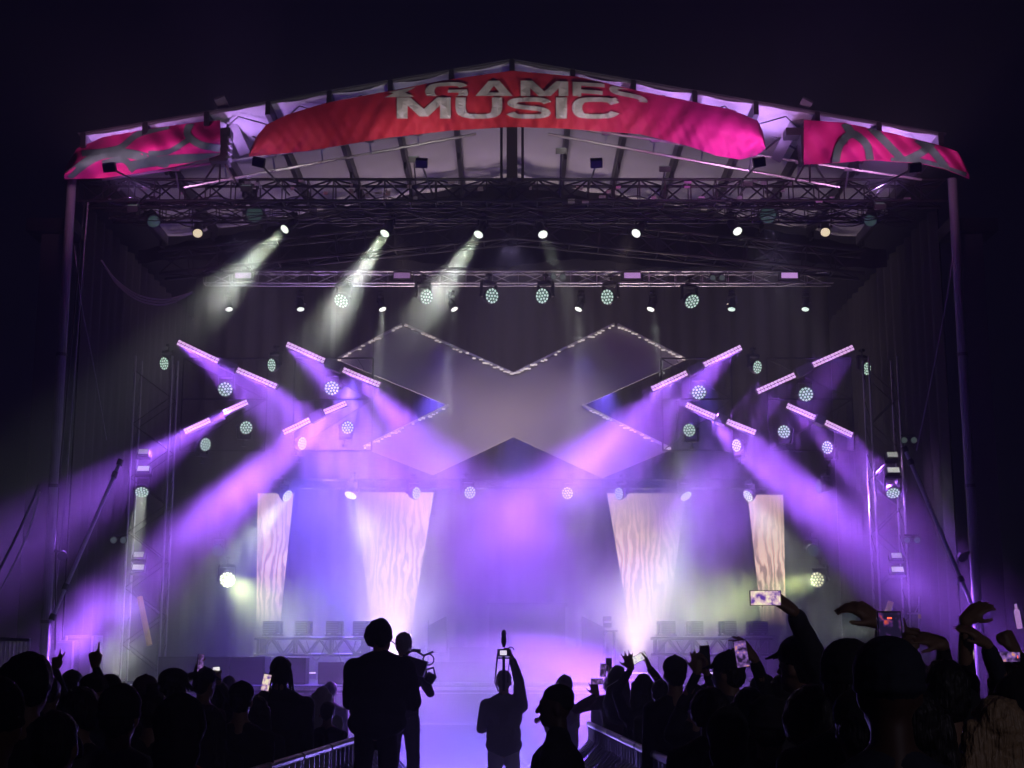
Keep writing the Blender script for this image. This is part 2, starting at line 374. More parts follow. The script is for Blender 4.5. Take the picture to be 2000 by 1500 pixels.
def lettering(txt, x0, x1, y0, y1, arc, cut=None, depth_fn=banner_depth, weight=.004):
    """block letters as thin appliques that follow the cloth; cut = fraction of height folded under"""
    bm = bmesh.new(); x = 0
    for ch in txt:
        w = GW[ch]
        for poly in glyph(ch):
            bm.faces.new([bm.verts.new((x + p[0] * w, p[1], 0)) for p in poly])
        x += w + .11
    bmesh.ops.triangulate(bm, faces=bm.faces)
    mnx = min(v.co.x for v in bm.verts); mxx = max(v.co.x for v in bm.verts); mny = min(v.co.y for v in bm.verts); mxy = max(v.co.y for v in bm.verts)
    for k in range(1, 40):
        x = mnx + (mxx - mnx) * k / 40
        bmesh.ops.bisect_plane(bm, geom=bm.verts[:] + bm.edges[:] + bm.faces[:], plane_co=(x, 0, 0), plane_no=(1, 0, 0))
    for k in range(1, 6):
        bmesh.ops.bisect_plane(bm, geom=bm.verts[:] + bm.edges[:] + bm.faces[:], plane_co=(0, mny + (mxy - mny) * k / 6, 0), plane_no=(0, 1, 0))
    if cut:
        bmesh.ops.bisect_plane(bm, geom=bm.verts[:] + bm.edges[:] + bm.faces[:], plane_co=(0, mny + (mxy - mny) * cut, 0), plane_no=(0, 1, 0), clear_inner=True)
        mny = mny + (mxy - mny) * cut
    bm.verts.index_update(); out = []
    for v in bm.verts:
        px = x0 + (v.co.x - mnx) / (mxx - mnx) * (x1 - x0); t = (v.co.y - mny) / (mxy - mny)
        yb = y1 + (max(0, px - 1120) * .09 + max(0, 840 - px) * .03 if cut else 0); py = max(yb + (y0 - yb) * t + arc(px) * t, interp(TOPL, px) + 2)
        out.append(P(px, py, depth_fn(px, py) - .035))
    f = [[v.index for v in fc.verts] for fc in bm.faces]; bm.free()
    return out, f
arc1 = lambda px: .00011 * (px - 1010) ** 2 * (1 if px > 1010 else .9)
m = MB(); o, f = lettering('MUSIC', 775, 1210, 190, 232, lambda px: 0); m.add(o, f); m.build('lettering', WHITE_PRINT, ban)
m = MB(); o, f = lettering('XGAMES', 738, 1266, 157, 187.5, lambda px: .00020 * (px - 1010) ** 2, cut=.22); m.add(o, f); m.build('lettering', WHITE_PRINT, ban)
# art banners at the ends: pink blobs in grey-green outlines
BLOB = mat('hot_pink_print', (.70, .018, .22), .7, var=.15, scale=2, bump=.5, bscale=5)
RIBM = mat('grey_green_print', (.10, .20, .14), .7, var=.2, scale=3)
def art_depth(px, v): return 24.5 + .06 * math.sin(px * .05 + v * 5) + .03 * math.sin(px * .13 - v * 7) - .10 * abs(math.sin(v * math.pi)) + (.14 * math.cos(v * 2 * math.pi) if px < 500 else 0)
def ribbon(TT, BB, pts, w):
    q = []
    for i in range(len(pts) - 1):
        p0 = pts[max(i - 1, 0)]; p1 = pts[i]; p2 = pts[i + 1]; p3 = pts[min(i + 2, len(pts) - 1)]
        for k in range(8):
            t = k / 8; q.append([.5 * (2 * p1[a] + (p2[a] - p0[a]) * t + (2 * p0[a] - 5 * p1[a] + 4 * p2[a] - p3[a]) * t * t + (3 * p1[a] - p0[a] - 3 * p2[a] + p3[a]) * t ** 3) for a in (0, 1)])
    q.append(list(pts[-1])); vs = []; fs = []
    for i, p in enumerate(q):
        a, b = q[max(i - 1, 0)], q[min(i + 1, len(q) - 1)]; dx, dy = b[0] - a[0], b[1] - a[1]; n = math.hypot(dx, dy) or 1
        for s in (-1, 0, 1):
            x = p[0] - dy / n * w * s; y = p[1] + dx / n * w * s; tp, bt = interp(TT, x), interp(BB, x); y = max(tp + 1, min(bt - 1, y)); vs.append(P(x, y, art_depth(x, (y - tp) / max(6, bt - tp)) - .02))
    for i in range(len(q) - 1):
        for k in (0, 1): fs.append((i * 3 + k, i * 3 + k + 1, i * 3 + k + 4, i * 3 + k + 3))
    return vs, fs
RIBBONS = {126: [([(132, 345), (190, 305), (250, 300), (330, 322)], 9), ([(250, 325), (330, 312), (430, 308)], 9), ([(160, 300), (230, 290), (270, 262), (330, 246)], 6), ([(372, 240), (366, 262), (390, 282), (430, 290)], 7), ([(290, 300), (330, 296), (372, 270)], 5), ([(200, 320), (240, 312), (262, 334)], 6)],
           1570: [([(1632, 320), (1640, 284), (1664, 262), (1692, 282), (1700, 316)], 7.5), ([(1650, 240), (1664, 262)], 8), ([(1700, 248), (1730, 278), (1762, 312)], 7.5), ([(1822, 278), (1800, 298), (1768, 314)], 7.5), ([(1790, 270), (1822, 296), (1850, 332)], 7.5), ([(1740, 316), (1800, 318), (1886, 345)], 8)]}
for TT, BB, lab in (([(126, 330), (150, 290), (200, 268), (300, 250), (400, 237), (430, 235)], [(126, 350), (200, 348), (260, 340), (340, 326), (400, 312), (430, 302)], 'pink art banner with grey-green outlines folded along the left roof edge'),
                    ([(1570, 234), (1650, 240), (1750, 262), (1830, 282), (1870, 296), (1893, 335)], [(1570, 322), (1640, 318), (1700, 313), (1800, 320), (1850, 332), (1893, 350)], 'pink art banner with grey-green outlines stretched along the right roof edge')):
    t = thing('banner', P((TT[0][0] + TT[-1][0]) / 2, 300, 25.2), lab, 'banner', 'art banners at the roof ends')
    K, L = 80, 16; vs = []; fs = []
    for i in range(K + 1):
        px = TT[0][0] + (TT[-1][0] - TT[0][0]) * i / K; a = interp(TT, px); b = interp(BB, px)
        for j in range(L + 1):
            v = j / L; y = art_depth(px, v)
            vs.append(P(px, a + (b - a) * v, y))
    for i in range(K):
        for j in range(L):
            a = i * (L + 1) + j; fs.append((a, a + 1, a + L + 2, a + L + 1))
    MB().add(vs, fs).build('banner_cloth', BLOB, t, smooth=True)
    for rp, rw in RIBBONS[TT[0][0]]: MB().add(*ribbon(TT, BB, rp, rw)).build('printed_outline', RIBM, t, smooth=True)
# ---------------------------------------------------------------- masts, towers, front trusses
for sx, top, bot, w in ((-1, (150, 392), (95, 1262), 'left'), (1, (1870, 392), (1907, 1262), 'right')):
    a = P(*top, 26.0); b = P(*bot, 26.0); x = sx * 8.2
    t = thing('roof_mast', (x, 26, 0), 'tall slim steel mast lit violet near its foot at the %s front corner' % w, 'mast', 'front corner masts')
    m = MB(); m.tube((x, 26, 0), (x, 26, roofz(8) - .3), .085, 14)
    m.build('tube', mat('mast_steel', (.24, .24, .26), .5, 0), t, smooth=False)
    for z in (2.6, 5.0, 7.4): MB().lathe((x, 26, z), (0, 0, 1), [(-.03, .1), (.03, .1)], 14).build('collar', DARKMETAL, t)
    MB().box((x, 26, .03), (.5, .5, .06)).build('foot_plate', DARKMETAL, t)
    t = thing('roof_tower', (x + sx * .42, 26.4, 0), 'wide dark box tower carrying the roof just outside the %s mast' % w, 'tower', 'roof support towers')
    m = MB(); m.box((x + sx * .42, 26.6, 4.9), (.42, .42, 9.8)); m.build('box_column', mat('tower_dark', (.045, .045, .05), .6), t)
    MB().box((x + sx * .42, 26.6, 9.93), (.9, .8, .25)).build('head_plate', DARKMETAL, t); MB().box((x + sx * .42, 26.6, .1), (.8, .8, .2)).build('base_plate', DARKMETAL, t)
def truss_thing(a, b, w, n, r, label, lace=None, mt=DARKMETAL, group='horizontal lighting trusses'):
    a = Vector(a); b = Vector(b); t = thing('lighting_truss', (a + b) / 2, label, 'truss', group)
    m = MB(); d = (b - a).normalized(); x = d.cross(Vector((0, 0, 1))).normalized(); z = x.cross(d)
    cs = [(x * sx + z * sz) * w / 2 for sx, sz in ((-1, -1), (1, -1), (1, 1), (-1, 1))]
    for c in cs: m.tube(a + c, b + c, r, 8)
    m.build('chord', mt, t)
    m = MB()
    for i in range(n):
        p = a.lerp(b, i / n); q = a.lerp(b, (i + 1) / n)
        for k in range(4):
            c0, c1 = cs[k], cs[(k + 1) % 4]
            if (i + k) % 2: c0, c1 = c1, c0
            m.tube(p + c0, q + c1, r * .6, 5, cap=False); m.tube(p + c0, p + c1, r * .5, 4, cap=False)
    m.build('lacing', mt, t); return t
za = P(1000, 378, 26.6).z
truss_thing((-8.2, 26.6, za), (8.2, 26.6, za), .42, 34, .03, 'long box truss across the front just under the roof')
zb = P(1000, 416, 27.6).z
truss_thing((-7.9, 27.6, zb), (7.9, 27.6, zb), .30, 30, .022, 'thin box truss behind and below the front one with lamps hung from it')
tC = truss_thing(P(400, 544, 31), Vector((P(1625, 544, 31).x, 31, P(400, 544, 31).z)), .26, 24, .018, 'slender truss catching pink light across the middle of the stage', mt=ALU)
tD = truss_thing(P(530, 945, 33.5), Vector((P(1500, 945, 33.5).x, 33.5, P(530, 945, 33.5).z)), .2, 24, .016, 'low dark truss behind the foot of the X carrying a row of wash lamps')
# cable looms on the front trusses
lm = thing('cable_loom', (0, 26.9, za), 'tangled black cable loom lying along the front trusses', 'cables')
m = MB(); rr = random.Random(3)
for k in range(9):
    y = 26.4 + rr.random() * 1.2; ph = rr.random() * 6; pts = []
    for i in range(70):
        x = -7.8 + 15.6 * i / 69; pts.append((x, y + .05 * math.sin(i * .7 + ph), za - .1 - .16 * abs(math.sin(i * .45 * (1 + k % 3 * .3) + ph)) - .05 * (k % 3)))
    m.path(pts, .012, 4)
m.build('cable', BLACK, lm)
for k in range(60):
    x = -7.6 + rr.random() * 15.2; MB().box((x, 26.35 + rr.random() * .1, za - .25 + rr.random() * .45), (.04 + rr.random() * .1, .03, .02 + rr.random() * .06)).build('clamp', mat('clamp_steel', (.5, .5, .55), .3, .8), lm)
# vertical ladders / truss towers inside the wings, with the sloping braces
for sx, x1, x2, w in ((-1, 250, 322, 'left'), (1, 1712, 1768, 'right')):
    A = P((x1 + x2) / 2, 1150, 29.5); t = thing('truss_tower', (A.x, 29.5, DZ), 'thin upright truss tower on the %s side of the stage with blinders fixed to it' % w, 'truss tower', 'side truss towers')
    zt = P(x1, 700, 29.5).z; hw = abs(P(x2, 900, 29.5).x - P(x1, 900, 29.5).x) / 2; m = MB()
    for dx in (-hw, hw):
        for dy in (-.25, .25): m.tube((A.x + dx, 29.5 + dy, DZ), (A.x + dx, 29.5 + dy, zt), .022, 8)
    m.build('chord', ALU, t); m = MB()
    z = DZ + .2; k = 0
    while z < zt - .5:
        s = 1 if k % 2 else -1
        for dy in (-.25, .25): m.tube((A.x - s * hw, 29.5 + dy, z), (A.x + s * hw, 29.5 + dy, z + .55), .01, 4, cap=False)
        for s2 in (-1, 1): m.tube((A.x + s2 * hw, 29.25, z), (A.x + s2 * hw, 29.75, z + .55), .01, 4, cap=False)
        z += .55; k += 1
    m.build('lacing', DARKMETAL, t)
    a, b = ((237, 897), (100, 1212)) if sx < 0 else ((1765, 872), (1906, 1200))
    A, B = P(*a, 26.4), P(*b, 25.6)
    t = thing('diagonal_brace', B, 'sloping steel brace running down to the foot of the %s mast' % w, 'brace', 'sloping braces')
    m = MB(); m.tube(A, B, .035, 10); m.build('tube', mat('brace_steel', (.6, .6, .62), .5, 0), t)
    d = (B - A).normalized()
    for q in (.02, .1, .8, .98): MB().lathe(A.lerp(B, q), d, [(-.05, .06), (.05, .06)], 10).build('coupler', DARKMETAL, t)
# guy ropes and swagged cables
def cable(name, pts, r, label, cat, mt=BLACK, group=None, strands=1):
    m = MB()
    for s in range(strands):
        pp = [Vector(p) + Vector((0, .03 * s, -.05 * s * math.sin(math.pi * i / (len(pts) - 1)))) for i, p in enumerate(pts)]
        # smooth
        q = []
        for i in range(len(pp) - 1):
            p0 = pp[max(i - 1, 0)]; p1 = pp[i]; p2 = pp[i + 1]; p3 = pp[min(i + 2, len(pp) - 1)]
            for k in range(6):
                t = k / 6; q.append(.5 * ((2 * p1) + (p2 - p0) * t + (2 * p0 - 5 * p1 + 4 * p2 - p3) * t * t + (3 * p1 - p0 - 3 * p2 + p3) * t ** 3))
        q.append(pp[-1]); m.path(q, r, 5)
    o = m.build(name, mt); tag(o, label, cat, group); return o
GREYC = mat('grey_cable', (.35, .33, .38), .5)
cable('cable', [P(198, 508, 28), P(225, 545, 28), P(265, 574, 28), P(310, 585, 28), P(345, 580, 28), P(375, 570, 28)], .016, 'bundle of cables sagging in a violet-lit loop at the upper left', 'cable', GREYC, strands=3)
cable('guy_rope', [P(145, 480, 26.2), P(160, 600, 26.2), P(180, 700, 26.2), P(208, 860, 26.2)], .012, 'thin slack rope hanging inside the left mast', 'rope', GREYC, 'slack ropes')
cable('guy_rope', [P(1866, 470, 26.2), P(1846, 600, 26.2), P(1815, 760, 26.2), P(1790, 880, 26.2)], .012, 'thin taut rope running down inside the right mast', 'rope', GREYC, 'slack ropes')
cable('guy_rope', [P(76, 945, 22), P(40, 1030, 22), P(-10, 1130, 22)], .02, 'dark guy rope slanting down at the far left edge', 'rope', BLACK, 'slack ropes')
cable('guy_rope', [P(78, 960, 22.5), P(50, 1050, 22.5), P(-5, 1165, 22.5)], .014, 'paler guy rope just beneath the dark one at the far left edge', 'rope', GREYC, 'slack ropes')
cable('cable', [P(165, 395, 26), P(128, 800, 26), P(112, 1000, 26), P(108, 1270, 26)], .016, 'black cable running down beside the left mast', 'cable', BLACK)
cable('cable', [P(172, 395, 26.1), P(140, 800, 26.1), P(125, 1000, 26.1), P(96, 1262, 26.1)], .012, 'grey cable curving in to the foot of the left mast', 'cable', GREYC)
# ---------------------------------------------------------------- the big X
XP = [(785, 636), (1003, 732), (1203, 635), (1338, 703), (1137, 793), (1310, 878), (1176, 934), (1003, 853), (845, 928), (710, 875), (877, 793), (660, 703)]
XY = 32.5
xo = thing('scenic_cross', P(1003, 793, XY), 'giant grey X hanging in mid air with rows of tiny lights on its edges', 'stage set')
XM = mat('scenic_grey_fabric', (.42, .40, .42), .8, var=.22, scale=.7, bump=.3, bscale=3)
MB().prism([P(*p, XY) for p in XP], (0, .05, 0)).build('cross_panel', XM, xo)
m = MB(); edges = [((660, 703), (785, 636)), ((790, 636), (1003, 732)), ((1003, 732), (1200, 635)), ((1206, 636), (1338, 703)), ((877, 793), (710, 875)), ((1137, 793), (1310, 878))]
m2 = MB(); re = random.Random(5)
for a, b in edges:
    A, B = P(*a, XY - .05), P(*b, XY - .05); m.bar(A + Vector((0, 0, .03)), B + Vector((0, 0, .03)), .06, .05)
    n = int((B - A).length / .085)
    for i in range(n):
        if re.random() < .25: continue
        c = A.lerp(B, (i + .5) / n); m2.box(c + Vector((0, -.045, .01 - .05 * re.random())), (.045 * (1 + re.random()), .02, .02 + .02 * re.random()))
m.build('edge_rail', mat('rail_white', (.6, .6, .6), .4), xo)
m2.build('pixel_lights', mat('pixel_glow', (.8, .75, .7), emit=(1, .86, .78), es=.75), xo)
for px, py in ((785, 636), (1203, 635), (700, 680), (1300, 683)):
    A = P(px, py, XY + .15); MB().tube(A, (A.x, A.y, tC.location.z + 2.5), .008, 4).build('hanging_wire', DARKMETAL, xo)
# ---------------------------------------------------------------- tall fabric columns, lit look painted as emission
def cloth_glow_mat(seed, s):
    m = bpy.data.materials.new('cloth_glow'); m.use_nodes = True; nt = m.node_tree; b = nt.nodes['Principled BSDF']
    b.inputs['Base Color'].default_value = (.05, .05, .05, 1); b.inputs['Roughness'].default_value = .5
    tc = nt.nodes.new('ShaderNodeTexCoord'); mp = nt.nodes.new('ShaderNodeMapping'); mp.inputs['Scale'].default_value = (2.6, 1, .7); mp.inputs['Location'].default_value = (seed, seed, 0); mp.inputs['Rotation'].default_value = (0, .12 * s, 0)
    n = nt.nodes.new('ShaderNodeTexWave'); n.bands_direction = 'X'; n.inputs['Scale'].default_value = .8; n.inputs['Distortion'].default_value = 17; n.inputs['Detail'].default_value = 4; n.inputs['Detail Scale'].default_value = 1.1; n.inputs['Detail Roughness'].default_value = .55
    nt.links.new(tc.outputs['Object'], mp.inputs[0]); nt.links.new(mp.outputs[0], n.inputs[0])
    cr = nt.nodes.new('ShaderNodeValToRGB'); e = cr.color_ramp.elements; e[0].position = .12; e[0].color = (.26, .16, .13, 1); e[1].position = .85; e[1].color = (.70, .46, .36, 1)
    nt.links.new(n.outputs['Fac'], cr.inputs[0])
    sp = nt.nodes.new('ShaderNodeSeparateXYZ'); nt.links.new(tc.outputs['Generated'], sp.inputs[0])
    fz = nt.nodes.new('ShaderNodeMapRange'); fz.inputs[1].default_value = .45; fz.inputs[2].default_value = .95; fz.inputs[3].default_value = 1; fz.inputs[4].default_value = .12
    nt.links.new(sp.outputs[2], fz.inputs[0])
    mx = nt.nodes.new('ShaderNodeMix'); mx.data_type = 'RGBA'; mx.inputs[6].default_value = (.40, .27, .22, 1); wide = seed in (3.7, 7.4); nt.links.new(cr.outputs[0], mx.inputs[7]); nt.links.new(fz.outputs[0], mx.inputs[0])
    # the painted glow fades towards its foot and, on the broad columns, towards the outer edge
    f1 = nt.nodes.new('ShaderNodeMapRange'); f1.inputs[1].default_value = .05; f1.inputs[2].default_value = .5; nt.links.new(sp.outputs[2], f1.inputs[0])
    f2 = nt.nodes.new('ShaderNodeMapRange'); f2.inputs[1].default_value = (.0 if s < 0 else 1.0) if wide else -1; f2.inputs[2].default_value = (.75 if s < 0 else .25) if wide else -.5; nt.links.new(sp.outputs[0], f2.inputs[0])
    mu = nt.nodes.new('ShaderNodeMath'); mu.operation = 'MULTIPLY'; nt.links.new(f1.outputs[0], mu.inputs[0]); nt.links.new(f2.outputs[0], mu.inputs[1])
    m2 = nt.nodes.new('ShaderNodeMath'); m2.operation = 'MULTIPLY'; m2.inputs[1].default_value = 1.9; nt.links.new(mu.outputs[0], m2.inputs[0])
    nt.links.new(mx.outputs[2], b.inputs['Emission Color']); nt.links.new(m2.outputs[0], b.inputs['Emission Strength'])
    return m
for i, (q, lab) in enumerate((([(503, 962), (574, 962), (545, 1240), (500, 1240)], 'narrow tall column of rippled fabric with painted glow at the far left of the set'),
                              ([(690, 960), (848, 960), (800, 1252), (730, 1252)], 'broad tapering column of rippled fabric with painted glow left of the middle'),
                              ([(1185, 962), (1340, 962), (1300, 1252), (1234, 1252)], 'broad tapering column of rippled fabric with painted glow right of the middle'),
                              ([(1460, 965), (1530, 965), (1536, 1240), (1490, 1240)], 'narrow tall column of rippled fabric with painted glow at the far right of the set'))):
    y = 35.0; t = thing('fabric_column', P((q[2][0] + q[3][0]) / 2, 1252, y), lab, 'video screen', 'tall fabric columns')
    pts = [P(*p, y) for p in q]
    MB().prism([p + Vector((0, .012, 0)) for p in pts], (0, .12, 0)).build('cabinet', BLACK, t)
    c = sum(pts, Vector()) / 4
    MB().add([p + (c - p) * .01 for p in pts], [(0, 1, 2, 3)]).build('screen', cloth_glow_mat(i * 3.7, -1 if i < 2 else 1), t)  # face glows to imitate light on the cloth; no display
# ================================================================ lamps of the rig
LENSW = mat('lens_glow_pale', (.6, .6, .6), .3, emit=(.70, 1.0, .82), es=1.15)
LENSB = mat('lens_glow_bright', (.6, .6, .6), .3, emit=(.92, 1.0, .86), es=1.6)
LENSY = mat('lens_glow_warm', (.6, .6, .5), .3, emit=(1.0, .85, .5), es=.95)
LENSL = mat('lens_glow_lime', (.6, .6, .5), .3, emit=(.95, 1.0, .66), es=4)
LENSD = mat('lens_dim', (.10, .14, .13), .15, emit=(.10, .2, .17), es=.25)
LENSG = mat('lens_rim_glass', (.10, .14, .13), .2, emit=(.3, .42, .38), es=.16)
LENSV = mat('cell_glow_violet', (.6, .5, .7), .3, emit=(.92, .50, 1.0), es=1.25)
UP = Vector((0, 0, 1))
HEADM = mat('fixture_black', (.03, .03, .034), .35, var=.2)
def fixture(px, py, Y, aim, r, label, style='wash', lens=LENSW, group=None, hang=1, body=1.7, beam=None, name=None):
    """aim=(dx,dy,dz) direction the lens faces"""
    Lc = P(px, py, Y); d = Vector(aim).normalized(); back = r * body
    piv = Lc - d * back * .62
    s = d.cross(UP); s = s.normalized() if s.length > .05 else Vector((1, 0, 0))
    bz = piv.z + hang * (r * 1.55 + .03); bc = Vector((piv.x, piv.y, bz))
    t = thing(name or ('wash_light' if style == 'wash' else 'spotlight'), bc, label, 'stage light', group)
    M = Matrix((s, UP.cross(s), UP)).transposed()
    m = MB(); m.box(bc, (r * 1.7, r * 1.3, r * .42), M); m.tube(bc, bc + UP * hang * (r * 1.1), .02, 8); m.box(bc + UP * hang * r * 1.1, (.1, .09, .05), M); m.build('base', HEADM, t, bevel=0)
    m = MB(); w = r * 1.13
    for q in (-1, 1):
        m.bar(bc + s * q * w, piv + s * q * w, r * .16, r * .5, up=d if abs(d.z) < .9 else (0, 1, 0)); m.lathe(piv + s * q * (w - .02), s * q, [(0, r * .3), (.05, r * .26)], 12)
    m.bar(bc - s * w, bc + s * w, r * .2, r * .3); m.build('yoke', HEADM, t)
    m = MB(); m.lathe(Lc, -d, [(-.015, r * 1.02), (0, r * 1.08), (r * .25, r * 1.08), (r * .5, r * .98), (back * .8, r * .82), (back, r * .5)], 20)
    m.build('head', HEADM, t, smooth=False)
    x = d.orthogonal().normalized(); y = d.cross(x)
    if style == 'wash':
        m = MB(); m.lathe(Lc, d, [(.016, r * .98), (.02, r * .9)], 20); g = m.build('lens_plate', LENSG if lens is not LENSD else LENSD, t)
        m = MB(); m.disc(Lc + d * .022, d, r * .15, 7)
        for ring, n in ((.44, 6), (.84, 12)):
            for k in range(n):
                a = 2 * math.pi * k / n + ring; m.disc(Lc + d * .022 + (x * math.cos(a) + y * math.sin(a)) * r * ring, d, r * .148, 7)
        m.build('lens', lens, t)
    else:
        m = MB(); m.lathe(Lc, d, [(.016, r * .9), (.02 + r * .05, r * .6), (.02 + r * .08, r * .1)], 20); m.build('lens', lens, t)
    if beam:
        col, pw, tgt, ang = beam[:4]; kind = beam[4] if len(beam) > 4 else 'AREA'
        T = P(*tgt) if len(tgt) == 3 and tgt[0] > 40 else Vector(tgt)
        src = Lc + (T - Lc).normalized() * .06
        if kind == 'AREA': lamp('AREA', 'beam', src, T, col, pw, t, shape='DISK', size=r * 1.7, spread=R(ang))
        else: lamp('SPOT', 'beam', src, T, col, pw, t, spot_size=R(ang), spot_blend=.7, shadow_soft_size=.05)
    return t
def dirto(px, py, Y, tx, ty, TY): return P(tx, ty, TY) - P(px, py, Y)
TOPG = 'moving heads on the front truss'
def tophead(px, py, aimx, aimy, lens, lab, beam=None, r=.10, Y=27.4, style='spot', body=3.6):
    fixture(px, py, Y, dirto(px, py, Y, aimx, aimy, 25.6), r, lab, style, lens, TOPG, body=body, beam=beam)
tophead(300, 432, 330, 520, LENSD, 'unlit moving head at the far left end of the front truss', r=.13)
tophead(386, 455, 380, 560, LENSY, 'moving head with a warm yellow lens pointing straight down, left of the thick pale beam', r=.10, body=4)
tophead(497, 418, 497, 440, LENSD, 'dark round wash lamp facing the crowd, left part of the front truss', style='wash', r=.16, body=1.4)
tophead(557, 447, 330, 620, LENSB, 'moving head throwing a thick pale beam down left, beside the dark round lamp', beam=(PALE, 18, (370, 640, 25.4), 20))
tophead(752, 455, 580, 720, LENSB, 'moving head throwing the longest pale beam, second beam from the left', beam=(PALE, 30, (610, 690, 25.6), 20))
tophead(935, 457, 800, 700, LENSB, 'moving head with a soft pale beam just left of the centre of the front truss', beam=(PALE, 20, (780, 690, 25.4), 20))
tophead(1060, 457, 1130, 640, LENSB, 'moving head right of the centre post with a faint beam', beam=(PALE, 9, (1130, 640, 26.4), 17))
tophead(1243, 455, 1120, 600, LENSB, 'moving head with a bright lens but no beam above the right arm of the X', beam=None)
tophead(1440, 451, 1560, 610, LENSB, 'long slanting moving head with pale edge light, right part of the front truss', beam=(PALE, 5, (1620, 700, 28), 14), body=5)
tophead(1500, 420, 1500, 440, LENSD, 'dark round wash lamp facing the crowd, right part of the front truss', style='wash', r=.16, body=1.4)
tophead(1612, 453, 1618, 560, LENSY, 'moving head with a warm yellow lens pointing straight down near the right mast', r=.10, body=4)
tophead(1700, 430, 1690, 520, LENSD, 'unlit moving head at the far right end of the front truss', r=.13)
ORD = ['first', 'second', 'third', 'fourth', 'fifth', 'sixth', 'seventh', 'eighth', 'ninth', 'tenth']
MID = 'wash lamps under the middle truss'
for i, (px, py, ax, ay) in enumerate(((667, 587, -.5, -.15), (832, 580, .85, .0), (960, 578, .7, .05), (1060, 578, -.7, .05), (1187, 580, -.85, 0), (1351, 588, .5, -.15))):
    fixture(px, py, 30.6, (ax, -1, ay - .25 + (-.5 if i in (0, 5) else 0)), .165, '%s of the six large dotted wash lamps counted from the left under the middle truss' % ORD[i], 'wash', LENSW, MID, hang=1, body=1.1)
for i, px in enumerate((447, 587, 747, 887, 1130, 1271, 1429, 1573)):
    fx = (.2, .15, .4, .45, -.45, -.4, -.15, -.2)[i]
    bm_ = {3: (PALE, 12, (870, 760, 30), 12), 2: (PALE, 10, (740, 700, 30), 12), 5: (PALE, 6, (1290, 700, 30), 12), 4: (PALE, 6, (1130, 700, 30), 12)}.get(i)
    fixture(px, 603, 30.8, (fx, -.35, -1), .085, '%s of the eight small downward spotlights counted from the left below the middle truss' % ORD[i], 'spot', LENSB if i < 6 else LENSW, 'small downward spotlights', hang=1, body=3, beam=bm_)
SIDE = 'wash lamps on the side frames'
sides = [(322, 710, -.9, .1, 'edge-on wash lamp at the upper left corner of the outer left frame'), (532, 713, -1.1, .1, 'edge-on wash lamp at the upper corner of the inner left frame'),
         (440, 760, 0, .0, 'full round wash lamp between the bars of the outer left frame'), (648, 758, 0, 0, 'full round wash lamp between the bars of the inner left frame'),
         (480, 835, .5, 0, 'tilted wash lamp beside the lower bar of the outer left frame'), (678, 835, .5, 0, 'tilted wash lamp beside the lower bar of the inner left frame'),
         (400, 868, 1.1, 0, 'narrow-looking wash lamp under the lower bar of the outer left frame'), (589, 866, 1.5, 0, 'narrow-looking wash lamp under the lower bar of the inner left frame'),
         (1478, 717, 1.0, .1, 'edge-on wash lamp at the upper corner of the inner right frame'), (1692, 720, 1.1, .1, 'edge-on wash lamp at the upper right corner of the outer right frame'),
         (1365, 766, 0, 0, 'full round wash lamp between the bars of the inner right frame'), (1574, 770, 0, 0, 'full round wash lamp between the bars of the outer right frame'),
         (1347, 840, -.5, 0, 'tilted wash lamp beside the lower bar of the inner right frame'), (1532, 843, -.5, 0, 'tilted wash lamp beside the lower bar of the outer right frame'),
         (1440, 870, -1.5, 0, 'narrow-looking wash lamp under the lower bar of the inner right frame'), (1617, 874, -1.0, 0, 'narrow-looking wash lamp under the lower bar of the outer right frame')]
for px, py, ax, az, lab in sides:
    big = 'full' in lab
    fixture(px, py, 31.2, (ax - .15 * (px - 1000) / 1000 * 1.5, -1, -.28), .155 if big else .14, lab, 'wash', LENSW, SIDE, hang=1 if big or 'edge' in lab else -1, body=1.1)
ROW = 'wash lamps in the low row'
rowl = [(277, 960, 0, -.9, (PALE, 30, (255, 1130, 28.2), 16)), (560, 968, 1.6, -.9, (PALE, 30, (480, 1060, 31), 20)), (685, 966, -.7, -1.6, (PALE, 16, (740, 1080, 31), 30)), (812, 963, 1.3, 0, None), (917, 962, .5, 0, None),
        (1109, 963, -.5, 0, (LAV, 25, (1210, 962, 32.6), 14)), (1210, 964, -1.3, 0, None), (1339, 968, .9, -1.2, (PALE, 22, (1310, 1060, 31), 25)), (1462, 968, -1.6, -.9, (PALE, 45, (1560, 1110, 31), 30)), (1744, 962, .1, -.9, None)]
for i, (px, py, ax, az, bm_) in enumerate(rowl):
    Y = 29.2 if i in (0, 9) else 33.2
    fixture(px, py, Y, (ax - .3 * (px - 1000) / 1000, -1, az - .2), .135 if Y < 30 else .14, '%s wash lamp from the left in the low row below the X' % ORD[i], 'wash', LENSW, ROW, body=1.2, beam=bm_)
fixture(444, 1132, 31, (.35, -1, -.1), .16, 'blazing lime-white wash lamp left of the fabric columns', 'wash', LENSL, 'lime beam lamps', body=1.2, beam=(LIME, 75, (560, 1230, 29.2), 55))
fixture(1597, 1132, 31, (-.75, -1, -.1), .155, 'lime-white wash lamp right of the fabric columns with its beam to the left', 'wash', LENSY, 'lime beam lamps', body=1.2, beam=(LIME, 55, (1480, 1165, 30.0), 36))
fixture(1600, 950, 33, (-1.4, -.4, -.1), .15, 'unlit moving head seen side-on right of the low lamp row', 'spot', LENSD, None, body=2.4)
fixture(425, 1075, 31, (0, -1, -.2), .13, 'dark moving head above the blazing lime lamp', 'spot', LENSD, None, body=2.0)
fixture(1588, 1075, 31, (0, -1, -.2), .13, 'dark moving head above the right lime lamp', 'spot', LENSD, None, body=2.0)
